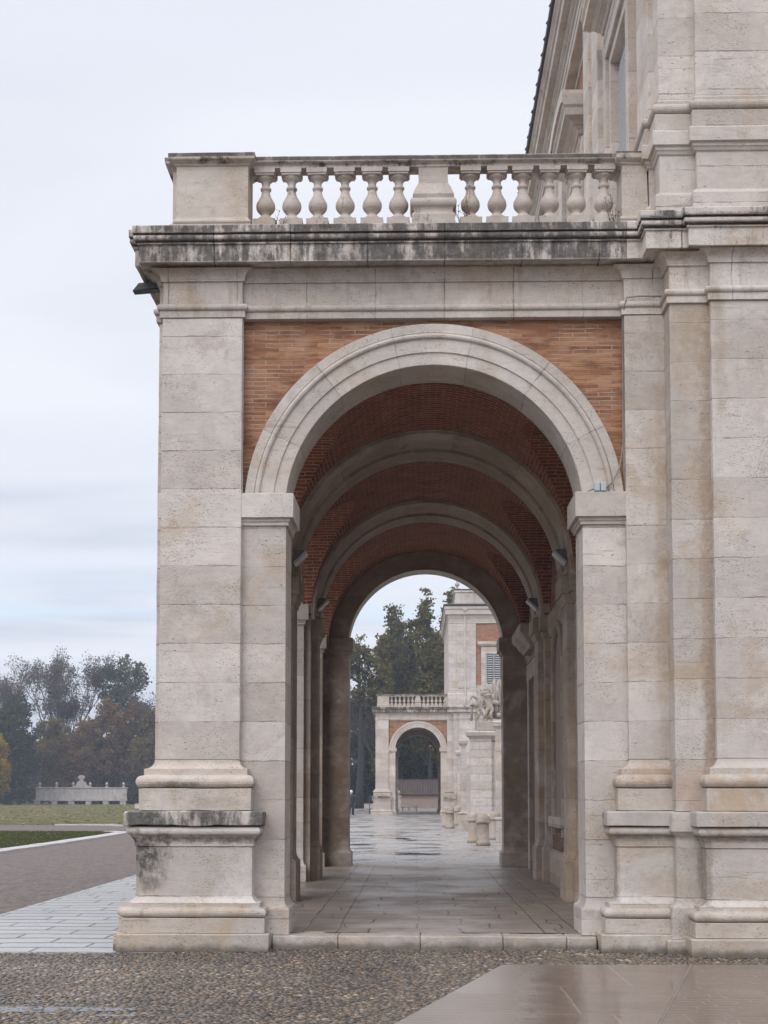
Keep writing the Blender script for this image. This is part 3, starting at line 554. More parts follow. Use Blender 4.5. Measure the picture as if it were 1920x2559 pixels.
a.add(*(lambda w,z0,z1:([(-w,-w,z0),(w,-w,z0),(w,w,z0),(-w,w,z0),(-w,-w,z1),(w,-w,z1),(w,w,z1),(-w,w,z1)],[(0,3,2,1),(4,5,6,7),(0,1,5,4),(1,2,6,5),(2,3,7,6),(3,0,4,7)]))(.128,0,.175))
a.add(*(lambda w,z0,z1:([(-w,-w,z0),(w,-w,z0),(w,w,z0),(-w,w,z0),(-w,-w,z1),(w,-w,z1),(w,w,z1),(-w,w,z1)],[(0,3,2,1),(4,5,6,7),(0,1,5,4),(1,2,6,5),(2,3,7,6),(3,0,4,7)]))(.120,.735,.79))
a.add(*(lambda w,z0,z1:([(-w,-w,z0),(w,-w,z0),(w,w,z0),(-w,w,z0),(-w,-w,z1),(w,-w,z1),(w,w,z1),(-w,w,z1)],[(0,3,2,1),(4,5,6,7),(0,1,5,4),(1,2,6,5),(2,3,7,6),(3,0,4,7)]))(.108,.712,.734))
a.lathe([(.10,.173),(.105,.185),(.103,.205),(.088,.218),(.075,.222),(.066,.235),(.054,.25),(.053,.262),(.075,.285),(.098,.31),(.110,.34),(.112,.365),(.106,.40),(.081,.445),(.058,.49),(.049,.53),(.047,.548),(.058,.556),(.064,.567),(.064,.58),(.058,.59),(.046,.596),(.045,.62),(.050,.645),(.060,.662),(.078,.675),(.092,.69),(.10,.713)],n=20)
BALM=a.mesh('baluster'); BALM.materials.append(M['baluster'])
bx=[-1.711,-1.408,-1.111,-.80,-.497,-.199,.62,.919,1.218,1.514,1.815,2.126]
balustrade((-1.93,2.35,16.08,16.30),[(x*1.014,16.19) for x in bx],[(.0,.40,16.06,16.32)])
balustrade((-1.93,2.35,31.40,31.62),[(x,31.51) for x in bx],[(.0,.40,31.38,31.64)])
sy=[];my=[]
for c in BAYS:
    sy+=[c-1.5+.3*i for i in range(11)]
for (r0,r1) in RIBS: my.append((-2.74,-2.46,r0-.05,r1+.05))
balustrade((-2.71,-2.49,16.9,30.8),[(-2.60,y) for y in sy if 17.1<y<30.6],my)
# vault with side penetrations
def lath(y):
    for c in BAYS:
        if abs(y-c)<RI: return math.sqrt(RI*RI-(y-c)**2)
    return 0.0
PIERS=[(20.475,22.125),(25.475,27.175)]
segs=[(16.70,20.475),(22.125,25.475),(27.175,31.0)]
a=MB(); bk=[]
for (y0,y1) in segs:
    ny=72; nt=64; vs_=[]
    for i in range(ny+1):
        y=y0+(y1-y0)*i/ny; h=lath(y); t0=math.asin(h/RV); yn=(y-(y0+y1)/2)/((y1-y0)/2)
        for j in range(nt+1):
            t=t0+(PI-2*t0)*j/nt; p=Vector((CX-RV*math.cos(t),y,ZC+RV*math.sin(t)))
            n_=noise.noise(p*1.3)*.012; vs_.append((p.x+math.cos(t)*n_,p.y,p.z-math.sin(t)*n_)); bk.append((y,t*RV,1 if abs(t-PI/2)<.72 else 0))
    a.add(vs_,[(i*(nt+1)+j,i*(nt+1)+j+1,(i+1)*(nt+1)+j+1,(i+1)*(nt+1)+j) for i in range(ny) for j in range(nt)],True)
for c in BAYS:
    for sg in (-1,1):
        n1,n2=40,10; vs_=[]
        for i in range(n1+1):
            f=PI*i/n1; h=RI*math.sin(f); xe=math.sqrt(max(0,RV*RV-h*h)); x0=RW+.01
            for j in range(n2+1):
                q=x0+(xe-x0)*j/n2; vs_.append((CX+sg*q,c+RI*math.cos(f),ZC+h)); bk.append((q,f*RI,0))
        a.add(vs_,[(i*(n2+1)+j,i*(n2+1)+j+1,(i+1)*(n2+1)+j+1,(i+1)*(n2+1)+j) for i in range(n1) for j in range(n2)],True)
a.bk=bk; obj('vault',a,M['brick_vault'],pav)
for (y0,y1) in PIERS:
    a=MB(); mp=lambda u,w_,z:(CX+u,y0+w_,z)
    ym=(y1-y0); g0=ym*.60
    prof=[(RW-.02,-.012),(RR+.065,-.012),(RR+.06,0.0),(RR+.035,0.0),(RR+.03,.03),(RR+.03,g0-.09),(RR+.075,g0-.07),(RR+.075,g0-.01),(RR,g0),(RR,ym-.03),(RR+.03,ym),(RR+.06,ym),(RR+.065,ym+.012),(RW-.02,ym+.012)]
    arch_ring(a,mp,prof,4.90,n=64); o=obj('rib',a,M['inner'],pav)
# step stones
xs_=[-1.585,-.86,.035,.94,1.63,1.955]
for i in range(5):
    a=MB(); a.rbox(xs_[i]+.002,xs_[i+1]-.002,15.83+random.uniform(-.012,.012),16.30,-.02,.148+random.uniform(-.004,.003),seg=.06,amp=.011,ch=.014); obj('step_stone',a,M['step'],pav)
a=MB(); a.box(-2.86,2.44,31.2,31.95,-.02,.146); obj('back_step',a,M['step'],pav)

# right-hand inner wall of the walk (belongs to the palace)
PL=Vector((6,16,0))
pal=thing('palace_building','near palace wing with tall stacked pilasters filling the right edge of the photo','building',PL)
def rib_pil(par):
    for (r0,r1) in RIBS:
        xi=CX+RR+.01; xw=CX+RW
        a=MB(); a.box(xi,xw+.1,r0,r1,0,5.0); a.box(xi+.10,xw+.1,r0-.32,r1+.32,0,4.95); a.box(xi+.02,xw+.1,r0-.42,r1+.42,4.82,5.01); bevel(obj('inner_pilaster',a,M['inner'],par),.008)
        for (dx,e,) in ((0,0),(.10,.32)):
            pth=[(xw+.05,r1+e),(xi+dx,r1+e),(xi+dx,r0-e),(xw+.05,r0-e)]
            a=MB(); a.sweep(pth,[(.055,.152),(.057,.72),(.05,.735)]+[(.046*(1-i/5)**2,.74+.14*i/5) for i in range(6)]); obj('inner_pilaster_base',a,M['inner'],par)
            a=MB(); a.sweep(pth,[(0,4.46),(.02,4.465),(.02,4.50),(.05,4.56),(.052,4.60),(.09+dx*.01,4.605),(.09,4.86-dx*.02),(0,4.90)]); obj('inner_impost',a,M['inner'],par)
xw=CX+RW
def palace_lower(par,near=True):
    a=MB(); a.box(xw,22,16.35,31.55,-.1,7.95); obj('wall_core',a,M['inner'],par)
    a=MB(); a.box(2.82,22,15.60,16.40,-.1,7.90); a.box(2.40,2.9,16.02,16.6,-.1,7.9); obj('front_wall_core',a,M['stone_r'],par)
    a=MB(); a.box(2.41,22,31.3,31.66,-.1,7.90); obj('rear_wall',a,M['stone_r'],par)
    D1=[(2.335,16.05),(2.335,15.903),(2.79,15.903)]
    pedestal_parts(par,D1,(M['pedestal_r'],M['basetorus'],M['capslab_r']),.003)
    a=MB(); a.sweep(D1,SH(2.075,7.058),back=.3,seg=.13,amp=.0045); bevel(obj('pilaster',a,M['stone_r'],par),.007)
    B=[(2.777,15.95),(2.777,15.55),(3.23,15.55)]
    a=MB(); a.sweep(B,[(.13,0),(.13,.145),(.12,.152)],seg=.15,amp=.004,back=.3); bevel(obj('footing',a,M['base'],par),.01)
    a=MB(); a.sweep(B,[(.065,.155),(.067,.485),(.06,.495)]+[(.055*(1-math.sin(R(18*i))),.50+.11*(1-math.cos(R(18*i)))) for i in range(6)]+[(0,.62),(0,1.20)]+[(.05*(i/4)**2,1.20+.09*i/4) for i in range(5)]+[(.06,1.295),(.06,1.49),(0,1.50)],back=.3); obj('pedestal_die',a,M['pedestal_r'],par)
    a=MB(); a.sweep(B,SH(1.505,7.058),back=.3,seg=.13,amp=.0045); bevel(obj('pilaster',a,M['shaft_b'],par),.007)
    Cp=[(3.206,15.56),(3.206,15.45),(4.35,15.45),(4.35,15.56)]
    pedestal_parts(par,Cp,(M['pedestal_r'],M['basetorus'],M['capslab_r']),.003)
    a=MB(); a.sweep(Cp,SH(2.075,7.058),back=.3,seg=.13,amp=.0045); bevel(obj('pilaster',a,M['stone_r'],par),.007)
    a=MB(); a.sweep([(4.35,15.58),(22,15.58)],[(.06,0),(.06,.5),(0,.56),(0,7.058)],back=.3); obj('plain_wall',a,M['stone_r'],par)
    E2=[(2.335,16.02),(2.335,15.92),(2.777,15.92),(2.777,15.55),(3.206,15.55),(3.206,15.45),(4.35,15.45),(4.35,15.58),(22,15.58)]
    a=MB(); a.sweep(E2,ENT,back=.3,seg=.5,amp=.0015); obj('entablature',a,M['entab'],par)
    E3=[(2.30,15.99),(2.777,15.99),(2.777,15.62),(3.206,15.62),(3.206,15.53),(22,15.53)]
    E3=[(2.345,15.955),(2.75,15.955),(2.75,15.66),(3.20,15.66),(3.20,15.58),(22,15.58)]
    a=MB(); a.sweep(E3,COR,back=.3,seg=.15,amp=.003); obj('cornice',a,M['cornice_r'],par)
    a=MB(); a.box(2.45,22,15.8,31.6,7.87,8.047); obj('floor_slab',a,M['stone_r'],par)
palace_lower(pal); rib_pil(pal)
# bays of the inner wall: brick lunettes, arched blind window, hooded door
for i,c in enumerate(BAYS):
    a=MB(); n=40; vs_=[(xw-.012,c,5.0)]+[(xw-.012,c+(RI-.0)*math.cos(PI*k/n),max(4.92,ZC+RI*math.sin(PI*k/n))) for k in range(n+1)]
    a.add(vs_,[(0,k+1,k+2) for k in range(n)]); obj('brick_lunette',a,M['brick_front'],pal)
    a=MB(); ya,yb=(16.72,20.55) if i==0 else ((21.95,25.65) if i==1 else (27.05,30.98))
    a.sweep([(xw,yb),(xw,ya)],[(0,4.46),(.03,4.465),(.03,4.52),(.06,4.58),(.06,4.86),(0,4.90)],back=.05); obj('impost_band',a,M['inner'],pal)
    if i<2:
        a=MB(); a.sweep([(xw,yb),(xw,ya)],[(.06,.152),(.06,.62),(.03,.70),(0,.72)],back=.05); obj('wall_base',a,M['inner'],pal)
        cw,zb,zs,rw=c+.25,1.32,3.70,.72
        a=MB(); k=24
        ring=[]
        for rr,pp in ((rw+.20,0),(rw+.20,.05),(rw+.17,.075),(rw+.06,.075),(rw+.045,.05),(rw,.05),(rw,-.02)):
            pts=[(cw-rr,zb)]+[(cw-rr*math.cos(PI*j/k),zs+rr*math.sin(PI*j/k)) for j in range(k+1)]+[(cw+rr,zb)]
            ring.append([(xw-pp,y,z) for y,z in pts])
        L=len(ring[0]); a.add([p for r_ in ring for p in r_],[(q*L+j,q*L+j+1,(q+1)*L+j+1,(q+1)*L+j) for q in range(len(ring)-1) for j in range(L-1)]); wf=obj('window_surround',a,M['inner'],pal)
        a=MB(); a.rbox(xw-.13,xw+.02,cw-.98,cw+.98,1.14,1.32,seg=.3,amp=.004); a.box(xw-.08,xw+.02,cw-.9,cw-.78,1.0,1.14); a.box(xw-.08,xw+.02,cw+.78,cw+.9,1.0,1.14); obj('window_sill',a,M['stone'],pal)
        a=MB(); a.box(xw-.015,xw+.01,cw-1.4,cw+1.4,.74,1.12); obj('brick_panel',a,M['brick_dim'],pal)
        a=MB(); pts=[(cw-rw,zb)]+[(cw-rw*math.cos(PI*j/k),zs+rw*math.sin(PI*j/k)) for j in range(k+1)]+[(cw+rw,zb)]
        a.add([(xw-.008,y,z) for y,z in pts],[list(range(len(pts)))]); obj('blind_window',a,M['render'],pal)
    else:
        a=MB(); a.box(xw-.10,xw+.02,c-1.05,c-.72,.152,4.1); a.box(xw-.10,xw+.02,c+.72,c+1.05,.152,4.1); a.box(xw-.11,xw+.02,c-1.08,c+1.08,4.0,4.35); bevel(obj('door_surround',a,M['inner'],pal),.01)
        a=MB(); a.sweep([(xw,c+1.0),(xw-.18,c+1.0),(xw-.18,c-1.0),(xw,c-1.0)],[(0,4.55),(.05,4.62),(.10,4.66),(.12,4.72),(.20,4.80),(.22,4.84),(.22,4.97),(0,5.0)],back=.1); obj('door_hood',a,M['inner'],pal)
        a=MB(); a.box(xw-.02,xw+.02,c-.72,c+.72,.152,4.0); obj('door',a,M['dark'],pal)

# ------------------------------------------------------------------ palace upper storey
SP=[(2.80,31.9),(2.80,16.75),(2.64,16.75),(2.64,15.95),(2.70,15.95),(2.70,15.60),(3.09,15.60),(3.09,15.50),(4.5,15.50),(4.5,15.60),(22,15.60)]
UB=[(.06,8.045),(.062,8.27),(.05,8.29),(.0,8.33),(0,8.75),(.02,8.76),(.035,8.79),(.05,8.80),(.05,8.835),(.085,8.845),(.087,8.99),(.08,9.005),(-.05,9.01)]
UB2=[(.055,9.012),(.055,9.19),(.05,9.205)]+torus_p(.035,9.21,9.32,.05)+[(.03,9.325),(.03,9.36),(0,9.39)]
ZE=14.15
def palace_upper(par,SPth=SP):
    a=MB(); a.sweep(SPth,UB,back=.3,seg=.2,amp=.003); obj('upper_pedestal',a,M['stone_r'],par)
    pl=SPth[2:]
    a=MB(); a.sweep(SPth[1:],UB2,back=.2,seg=.2,amp=.003); obj('upper_pilaster_base',a,M['stone_r'],par)
    a=MB(); a.sweep(SPth[1:],[(0,9.39),(0,ZE)],back=.2); bevel(obj('upper_corner_pilaster',a,M['stone_r'],par),.008)
    a=MB(); a.box(2.86,22,15.7,31.8,8.0,15.1); obj('upper_wall_core',a,M['stone_r'],par)
    # side wall strips, paired pilasters between bays
    for (r0,r1) in RIBS+[(31.0,31.9)]:
        a=MB(); m_=(r0+r1)/2
        a.box(2.72,2.90,m_-1.0,m_+1.0,8.05,ZE); a.box(2.64,2.90,m_-.86,m_-.22,8.05,ZE); a.box(2.64,2.90,m_+.22,m_+.86,8.05,ZE); bevel(obj('upper_pilaster',a,M['stone_r'],par),.008)
    for i,c in enumerate(BAYS):
        y0,y1=c-1.75,c+1.75
        a=MB(); a.box(2.80,2.87,y0-.2,y1+.2,14.0,ZE); a.box(2.79,2.87,16.72,31,8.05,8.9); obj('stone_band',a,M['stone_r'],par)
        fw,zt=1.18,12.45
        # brick field around the window
        a=MB(); a.box(2.825,2.87,y0-.2,c-fw+.1,8.9,14.0); a.box(2.825,2.87,c+fw-.1,y1+.2,8.9,14.0); a.box(2.825,2.87,c-fw+.1,c+fw-.1,12.3,14.0); obj('brick_panel',a,M['brick_wall'],par)
        # surround
        wn=obj('window',(lambda q:q)(MB()),M['shutter'],par) if False else None
        a=MB()
        for (e0,e1,xx) in ((.80,.95,2.72),(.95,fw,2.67)):
            a.box(xx,2.95,c-e1,c-e0,8.6,11.9+(e1-.8)); a.box(xx,2.95,c+e0,c+e1,8.6,11.9+(e1-.8)); a.box(xx,2.95,c-e0,c+e0,11.9+(e0-.8),11.9+(e1-.8))
        a.box(2.66,2.9,c-.92,c+.92,12.27,12.42)
        wf=bevel(obj('window',a,M['stone_r'],par),.006)
        a=MB(); pth=[(2.80,c+1.0),(2.64,c+1.0),(2.64,c-1.0),(2.80,c-1.0)]
        a.sweep(pth,[(0,12.40),(.03,12.46),(.05,12.47),(.13,12.55),(.14,12.57),(.24,12.60),(.24,12.72),(.27,12.76),(.27,12.80),(-.1,12.82)],back=.15)
        if i==1: # segmental pediment
            for kk in range(10):
                t0=-1+2*kk/10;t1=-1+2*(kk+1)/10
                z0_=12.80+.30*math.sqrt(max(0,1-t0*t0*.9))-.09; z1_=12.80+.30*math.sqrt(max(0,1-t1*t1*.9))-.09
                a.add([(2.36,c+t0*1.25,z0_),(2.9,c+t0*1.25,z0_),(2.9,c+t1*1.25,z1_),(2.36,c+t1*1.25,z1_),(2.36,c+t0*1.25,z0_+.2),(2.9,c+t0*1.25,z0_+.2),(2.9,c+t1*1.25,z1_+.2),(2.36,c+t1*1.25,z1_+.2)],[(0,3,2,1),(4,5,6,7),(0,1,5,4),(1,2,6,5),(2,3,7,6),(3,0,4,7)])
        h=obj('window_hood',a,M['stone_r'],wf); 
        a=MB(); a.box(2.845,2.90,c-.8,c+.8,8.65,11.9)
        for zz_ in np.arange(8.9,11.7,.075): 
            for s0 in (-.74,.06): a.box(2.825,2.85,c+s0,c+s0+.68,zz_,zz_+.045)
        obj('shutter',a,M['shutter'],wf)
    UE=[(2.80,31.9),(2.80,16.75),(2.70,16.75),(2.64,15.95),(2.70,15.60),(3.09,15.50),(22,15.5)]
    UE=[(2.66,31.95),(2.66,15.58),(3.09,15.58),(3.09,15.48),(22,15.48)]
    a=MB(); a.sweep(UE,[(0,ZE),(.02,ZE+.01),(.02,ZE+.14),(.035,ZE+.15),(.035,ZE+.22),(.0,ZE+.24),(0,ZE+.46),(.02,ZE+.47),(.04,ZE+.52),(.08,ZE+.56),(.09,ZE+.58),(.09,ZE+.62),(.20,ZE+.63),(.205,ZE+.80),(.23,ZE+.81),(.25,ZE+.86),(.29,ZE+.90),(.30,ZE+.93),(-.2,ZE+.94)],back=.3,seg=.5,amp=.003); obj('eaves_cornice',a,M['stone_r'],par)
    a=MB(); a.sweep(UE,[(.2,ZE+.942),(.345,ZE+.945),(.36,ZE+.99),(.33,ZE+1.02),(.1,ZE+1.10),(-1.0,ZE+1.5)],back=1.0,seg=.4,amp=.01); 
    y=15.6
    while y<31.8:
        a.tube([(2.31,y,ZE+.97),(2.34,y,ZE+1.03),(2.7,y,ZE+1.20)],.045,6); y+=.55
    obj('roof_edge',a,M['lead'],par)
palace_upper(pal)

# ================================================================== copies at the far end of the court
FO=Vector((-.10,89.6,0))
pav2=copy_tree(pav,None,pav.location+FO)
pav2['label']='small distant arcaded pavilion standing across the court, seen through the vaulted walk'
palf=thing('palace_building','distant pale palace block with window and parapet, rising beside the far pavilion','building',PL+FO)
FX,FY=FO.x,FO.y
# lower storey of the far block: copy of the near one's street-level parts
for ch in list(pal.children):
    if ch.name.split('.')[0] in ('wall_core','front_wall_core','footing','pedestal_base','pedestal_die','pedestal_cap','pilaster_base','pilaster','plain_wall','entablature','cornice','floor_slab'):
        copy_tree(ch,palf)
def fb(mb,x0,x1,y0,y1,z0,z1): mb.box(x0,x1,y0,y1,z0,z1)
y0=105.25
a=MB(); fb(a,2.36,22,y0,y0+16,8.0,14.9); obj('upper_wall_core',a,M['gate'],palf)
a=MB(); a.sweep([(2.34,y0+16),(2.34,y0-.1),(4.35,y0-.1),(4.35,y0)],[(.08,8.05),(.08,8.95),(.03,9.0),(.03,9.3),(0,9.35),(0,14.15)],back=.2); bevel(obj('upper_corner_pilaster',a,M['gate'],palf),.01)
a=MB(); fb(a,3.0,3.9,y0-.16,y0,9.4,14.1); obj('upper_pilaster',a,M['gate'],palf)
a=MB(); fb(a,4.36,9.6,y0-.03,y0+.1,9.65,14.12); obj('brick_panel',a,M['brick_wall'],palf)
a=MB(); fb(a,4.73,5.05,y0-.14,y0,9.3,12.3); fb(a,6.75,7.07,y0-.14,y0,9.3,12.3); fb(a,4.73,7.07,y0-.15,y0,11.92,12.4); wf=obj('window',a,M['stone_r'],palf)
a=MB(); a.sweep([(4.6,y0),(4.6,y0-.15),(7.2,y0-.15),(7.2,y0)],[(0,12.45),(.05,12.52),(.14,12.6),(.15,12.8),(0,12.83)]); obj('window_hood',a,M['stone_r'],wf)
a=MB(); fb(a,5.05,6.75,y0-.03,y0,9.3,11.92)
for k in range(3):
    fb(a,5.06+k*.56,5.13+k*.56,y0-.12,y0-.03,9.3,11.92)
    for j in range(15):
        fb(a,5.16+k*.56,5.58+k*.56,y0-.11,y0-.04,9.45+j*.165,9.53+j*.165)
obj('shutter',a,M['shutter'],wf)
a=MB(); a.sweep([(2.36,y0+16),(2.36,y0-.1),(22,y0-.1)],[(0,14.15),(.03,14.16),(.03,14.45),(.08,14.6),(.10,14.75),(.25,14.8),(.26,15.1),(.34,15.2),(.34,15.38),(-.1,15.4)],back=.2); obj('eaves_cornice',a,M['stone_r'],palf)
a=MB(); a.sweep([(2.36,y0+16),(2.36,y0-.1),(22,y0-.1)],[(.1,15.4),(.4,15.42),(.4,15.52),(.1,15.6)],back=.2); obj('roof_edge',a,M['lead'],palf)
a=MB(); a.sweep([(2.85,y0+16),(2.85,y0+.2),(4.2,y0+.2)],[(0,15.5),(0,16.45),(.08,16.5),(.08,16.62),(-.1,16.63)],back=.3); a.sweep([(4.2,y0+.3),(22,y0+.3)],[(0,15.5),(0,16.45),(.08,16.5),(.08,16.62),(-.1,16.63)],back=.3); obj('parapet',a,M['stone_r'],palf)
a=MB(); a.sweep([(2.85,y0+16),(2.85,y0+.2),(22,y0+.2)],[(.05,16.63),(.10,16.64),(.10,16.72),(0,16.74)],back=.3); obj('parapet_lead',a,M['lead'],palf)
a=MB(); a.lathe([(.16,0),(.16,.1),(.08,.14),(.06,.2),(.16,.3),(.18,.42),(.12,.52),(.05,.56),(.06,.62),(.0,.68)],(3.0,y0+.4,16.7),12); obj('roof_urn',a,M['statue'],palf)
a=MB(); a.tube([(3.55,y0-.22,15.1),(3.55,y0-.22,8.6),(3.5,y0-.6,8.35),(3.45,y0-.6,7.9)],.055,8); a.lathe([(.07,0),(.08,.2),(.22,.35),(.22,.45)],(3.55,y0-.28,14.75),10); obj('drainpipe',a,M['arch'],palf)

# ================================================================== small fittings on the near building
def spotlight(x,y,z,sg,label):
    # wedge-shaped uplight bolted to the impost; tips toward the middle of the walk
    t=thing('wall_spotlight',label,'spotlight',(x,y,z),'wedge spotlights on the rib imposts')
    a=MB(); L=.19; vs_=[]
    for yy in (-.13,.13): vs_+=[(0,yy,-.13),(0,yy,.03),(sg*L,yy,.03),(sg*(L+.012),yy,.012),(sg*.05,yy,-.145)]
    a.add([(x+p[0],y+p[1],z+p[2]) for p in vs_],[(0,1,2,3,4),(9,8,7,6,5),(0,5,6,1),(1,6,7,2),(2,7,8,3),(3,8,9,4),(4,9,5,0)]); obj('housing',a,M['metal'],t)
    a=MB(); d=Vector((sg*(L-.04),0,.19)).normalized(); nn=Vector((d.z*sg,0,-abs(d.x)))*1.0; nn=Vector((sg*.62,0,-.78))
    p0=Vector((sg*.04,0,-.155)); p1=Vector((sg*(L+.03),0,.014)); vs_=[]
    for yy in (-.145,.145):
        for p in (p0,p1): vs_+=[(x+p.x,y+yy,z+p.z),(x+p.x+nn.x*.035,y+yy,z+p.z+nn.z*.035)]
    a.add(vs_,[(0,1,3,2),(4,6,7,5),(0,4,5,1),(2,3,7,6),(0,2,6,4),(1,5,7,3)]); obj('front_plate',a,M['metal_light'],t)
    return t
spotlight(CX-RR-.05,RIBS[0][0]+.05,5.22,1,'nearer grey wedge spotlight on the left, high beside the front pier')
spotlight(CX+RR+.05,RIBS[0][0]+.05,5.22,-1,'nearer grey wedge spotlight on the right, high beside the front pier')
spotlight(CX-RR-.05,RIBS[1][0]+.05,5.20,1,'farther and smaller grey wedge spotlight on the left of the walk')
spotlight(CX+RR+.05,RIBS[1][0]+.05,5.20,-1,'farther and smaller grey wedge spotlight on the right of the walk')
a=MB(); 
for (z0_,z1_,y0_,y1_) in ((7.535,7.545,16.25,16.39),(7.535,7.625,16.25,16.26),(7.535,7.625,16.38,16.39)):
    a.add([(-2.9,y0_,z0_),(-3.28,y0_,z0_-.03),(-3.28,y1_,z0_-.03),(-2.9,y1_,z0_),(-2.9,y0_,z1_),(-3.21,y0_,z1_-.03),(-3.21,y1_,z1_-.03),(-2.9,y1_,z1_)],[(0,3,2,1),(4,5,6,7),(0,1,5,4),(1,2,6,5),(2,3,7,6),(3,0,4,7)])
tag(obj('rain_spout',a,M['lead']),'dark lead rain spout sticking out under the left end of the cornice','rain spout')
for i,x in enumerate((2.015,2.085)):
    a=MB(); a.rbox(x-.030,x+.030,15.90,15.965,5.063,5.165,seg=.2,amp=.0,ch=.008); o=obj('junction_box',a,M['plastic'])
    tag(o,('left' if i==0 else 'right')+' one of two small grey electrical boxes on the right impost','electrical box')
a=MB(); a.tube([(2.12,15.93,5.10),(2.19,15.93,5.17),(2.27,15.935,5.33),(2.315,15.95,5.6),(2.322,15.96,6.2),(2.322,15.96,7.02),(2.33,15.87,7.15),(2.36,15.85,7.24),(2.5,15.85,7.255),(2.75,15.85,7.25)],.0085,6)
a.tube([(1.98,15.93,5.09),(1.90,15.935,5.06),(1.83,15.935,5.03)],.007,5); tag(obj('cable',a,M['cable']),'thin grey cable running up the edge of the brick panel from the electrical boxes','cable')
def weed(x,y,z,h,n,label):
    a=MB(); rr=random.Random(int(x*100)+5)
    for i in range(n):
        p=Vector((x+rr.uniform(-.03,.03),y,z)); pts=[p]; d=Vector((rr.uniform(-.35,.35),rr.uniform(-.1,.1),1)); L=h*rr.uniform(.5,1)
        for k in range(5): d+=Vector((rr.uniform(-.25,.25),0,0)); p=p+d.normalized()*L/5; pts.append(p)
        a.tube(pts,.0028,4)
        for k in range(4):
            q=pts[rr.randint(2,5)]; a.tube([q,q+Vector((rr.uniform(-.08,.08),0,rr.uniform(.02,.08)))],.002,3)
            a.box(q.x-.006,q.x+.006,q.y-.003,q.y+.003,q.z,q.z+.012)
    tag(obj('dry_weed',a,M['weed']),label,'weed')
M['weed']=plain('dry brown stalks',(.14,.10,.08),.9)
weed(-1.57,16.05,8.05,.30,4,'small dry weed sprouting between the first two balusters from the left')
weed(.53,16.10,8.05,.66,7,'tall dry weed sprouting beside the middle post of the balustrade')
weed(2.27,16.05,8.05,.45,6,'reddish dry creeper at the right end of the balustrade')
weed(3.15,15.62,8.06,.16,9,'tuft of dead plants on the ledge below the palace pilaster')

# ================================================================== ground
def sheet(name,pts,z,material,kind='structure',sub=False):
    a=MB(); a.add([(x,y,z) for x,y in pts],[list(range(len(pts)))]); o=obj(name,a,material); o['kind']=kind; return o
sheet('ground',[(-1500,-300),(1500,-300),(1500,2500),(-1500,2500)],-.030,M['earth'])
sheet('gravel_court',[(-80,-10),(40,-10),(40,110),(-80,110)],-.014,M['gravel'])
sheet('lawn',[(-15.2,75.6),(-16.5,77.8),(-19.5,78.4),(-150,80),(-150,226),(-20,226),(-14.6,222),(-14.2,78.0)],-.004,M['lawn'])
sheet('grass_wedge',[(-12.55,20),(-12.55,48),(-12.75,58),(-13.0,62.3),(-13.9,63.6),(-16,64.6),(-60,68),(-60,20)],-.003,M['lawn'])
# kerbs of pale stone
def kerb(name,pts,wd,label):
    a=MB(); 
    for i in range(len(pts)-1):
        p,q=Vector(pts[i]),Vector(pts[i+1]); d=(q-p); L=d.length; n=max(1,int(L/1.4)); d=d/L; nn=Vector((d.y,-d.x))
        for k in range(n):
            s_=p+d*(L*k/n+.012); e=p+d*(L*(k+1)/n-.012); vs_=[]
            for z in (-.02,.05+random.uniform(-.006,.006)):
                for c,o_ in ((s_,0),(e,0),(e,wd),(s_,wd)): vs_.append((c.x+nn.x*o_,c.y+nn.y*o_,z))
            a.add(vs_,[(0,1,2,3),(7,6,5,4),(0,4,5,1),(1,5,6,2),(2,6,7,3),(3,7,4,0)])
    o=obj(name,a,M['kerbstone']); o['kind']='structure'; return o
M['kerbstone']=stone('pale kerb stone',A=(.50,.48,.46),B=(.43,.41,.40),joints=None,brown=.2)
kerb('kerb',[(-12.55,20),(-12.55,48),(-12.75,58),(-13.0,62.3),(-13.9,63.6)],.62,'')
kerb('kerb',[(-19.5,78.2),(-16.5,77.6),(-15.2,75.6)],.45,'')
sheet('white_paving',[(-5.86,15.42),(-2.6,15.42),(-2.6,48),(-5.92,48)],.001,M['whitepave'])
sheet('side_verge',[(-2.95,15.9),(-2.6,15.9),(-2.6,31.9),(-2.95,31.9)],.004,M['whitepave'])
sheet('gallery_floor',[(-2.86,16.22),(2.5,16.22),(2.5,31.3),(-2.86,31.3)],.1505,M['floor'])
a=MB(); a.add([(x,y,z) for z in (-.05,.149) for x,y in ((-2.9,31.9),(30,31.9),(30,158),(-11,158),(-11,62),(-7,50),(-2.9,36))],[(0,6,5,4,3,2,1),(7,8,9,10,11,12,13)]+[(i,(i+1)%7,(i+1)%7+7,i+7) for i in range(7)])
o=obj('plaza_paving',a,M['plaza']); o['kind']='structure'
# foreground: pebble paving, wet slab carpet
def lerp(a_,b_,t): return a_+(b_-a_)*t
sheet('cobble_bed',[(-12,2),(12,2),(12,15.95),(-2.5,15.95),(-2.5,15.415),(-12,15.415)],.0,M['mortarbed'])
SL=[(-.50,9.5),(.84,14.40),(12,14.56),(12,9.5)]
sheet('ribbed_strip',[(-.50,9.5),(.84,14.40),(1.02,14.403),(.62,9.5)],.0125,M['ribbed'])
sheet('wet_slabs',[(.62,9.5),(1.02,14.403),(2.70,14.435),(1.45,9.5)],.0125,M['wetslab'])
sheet('wet_setts',[(1.47,9.5),(2.72,14.435),(12,14.56),(12,9.5)],.0125,M['wetslab2'])
a=MB(); a.add([(1.455,9.5,.0145),(2.70,14.435,.0145),(2.72,14.435,.0145),(1.472,9.5,.0145)],[(0,3,2,1)]); M['lime']=plain('pale lime joint',(.20,.17,.145),.8,0,.45,14); o=obj('slab_joint',a,M['lime']); o['kind']='structure'
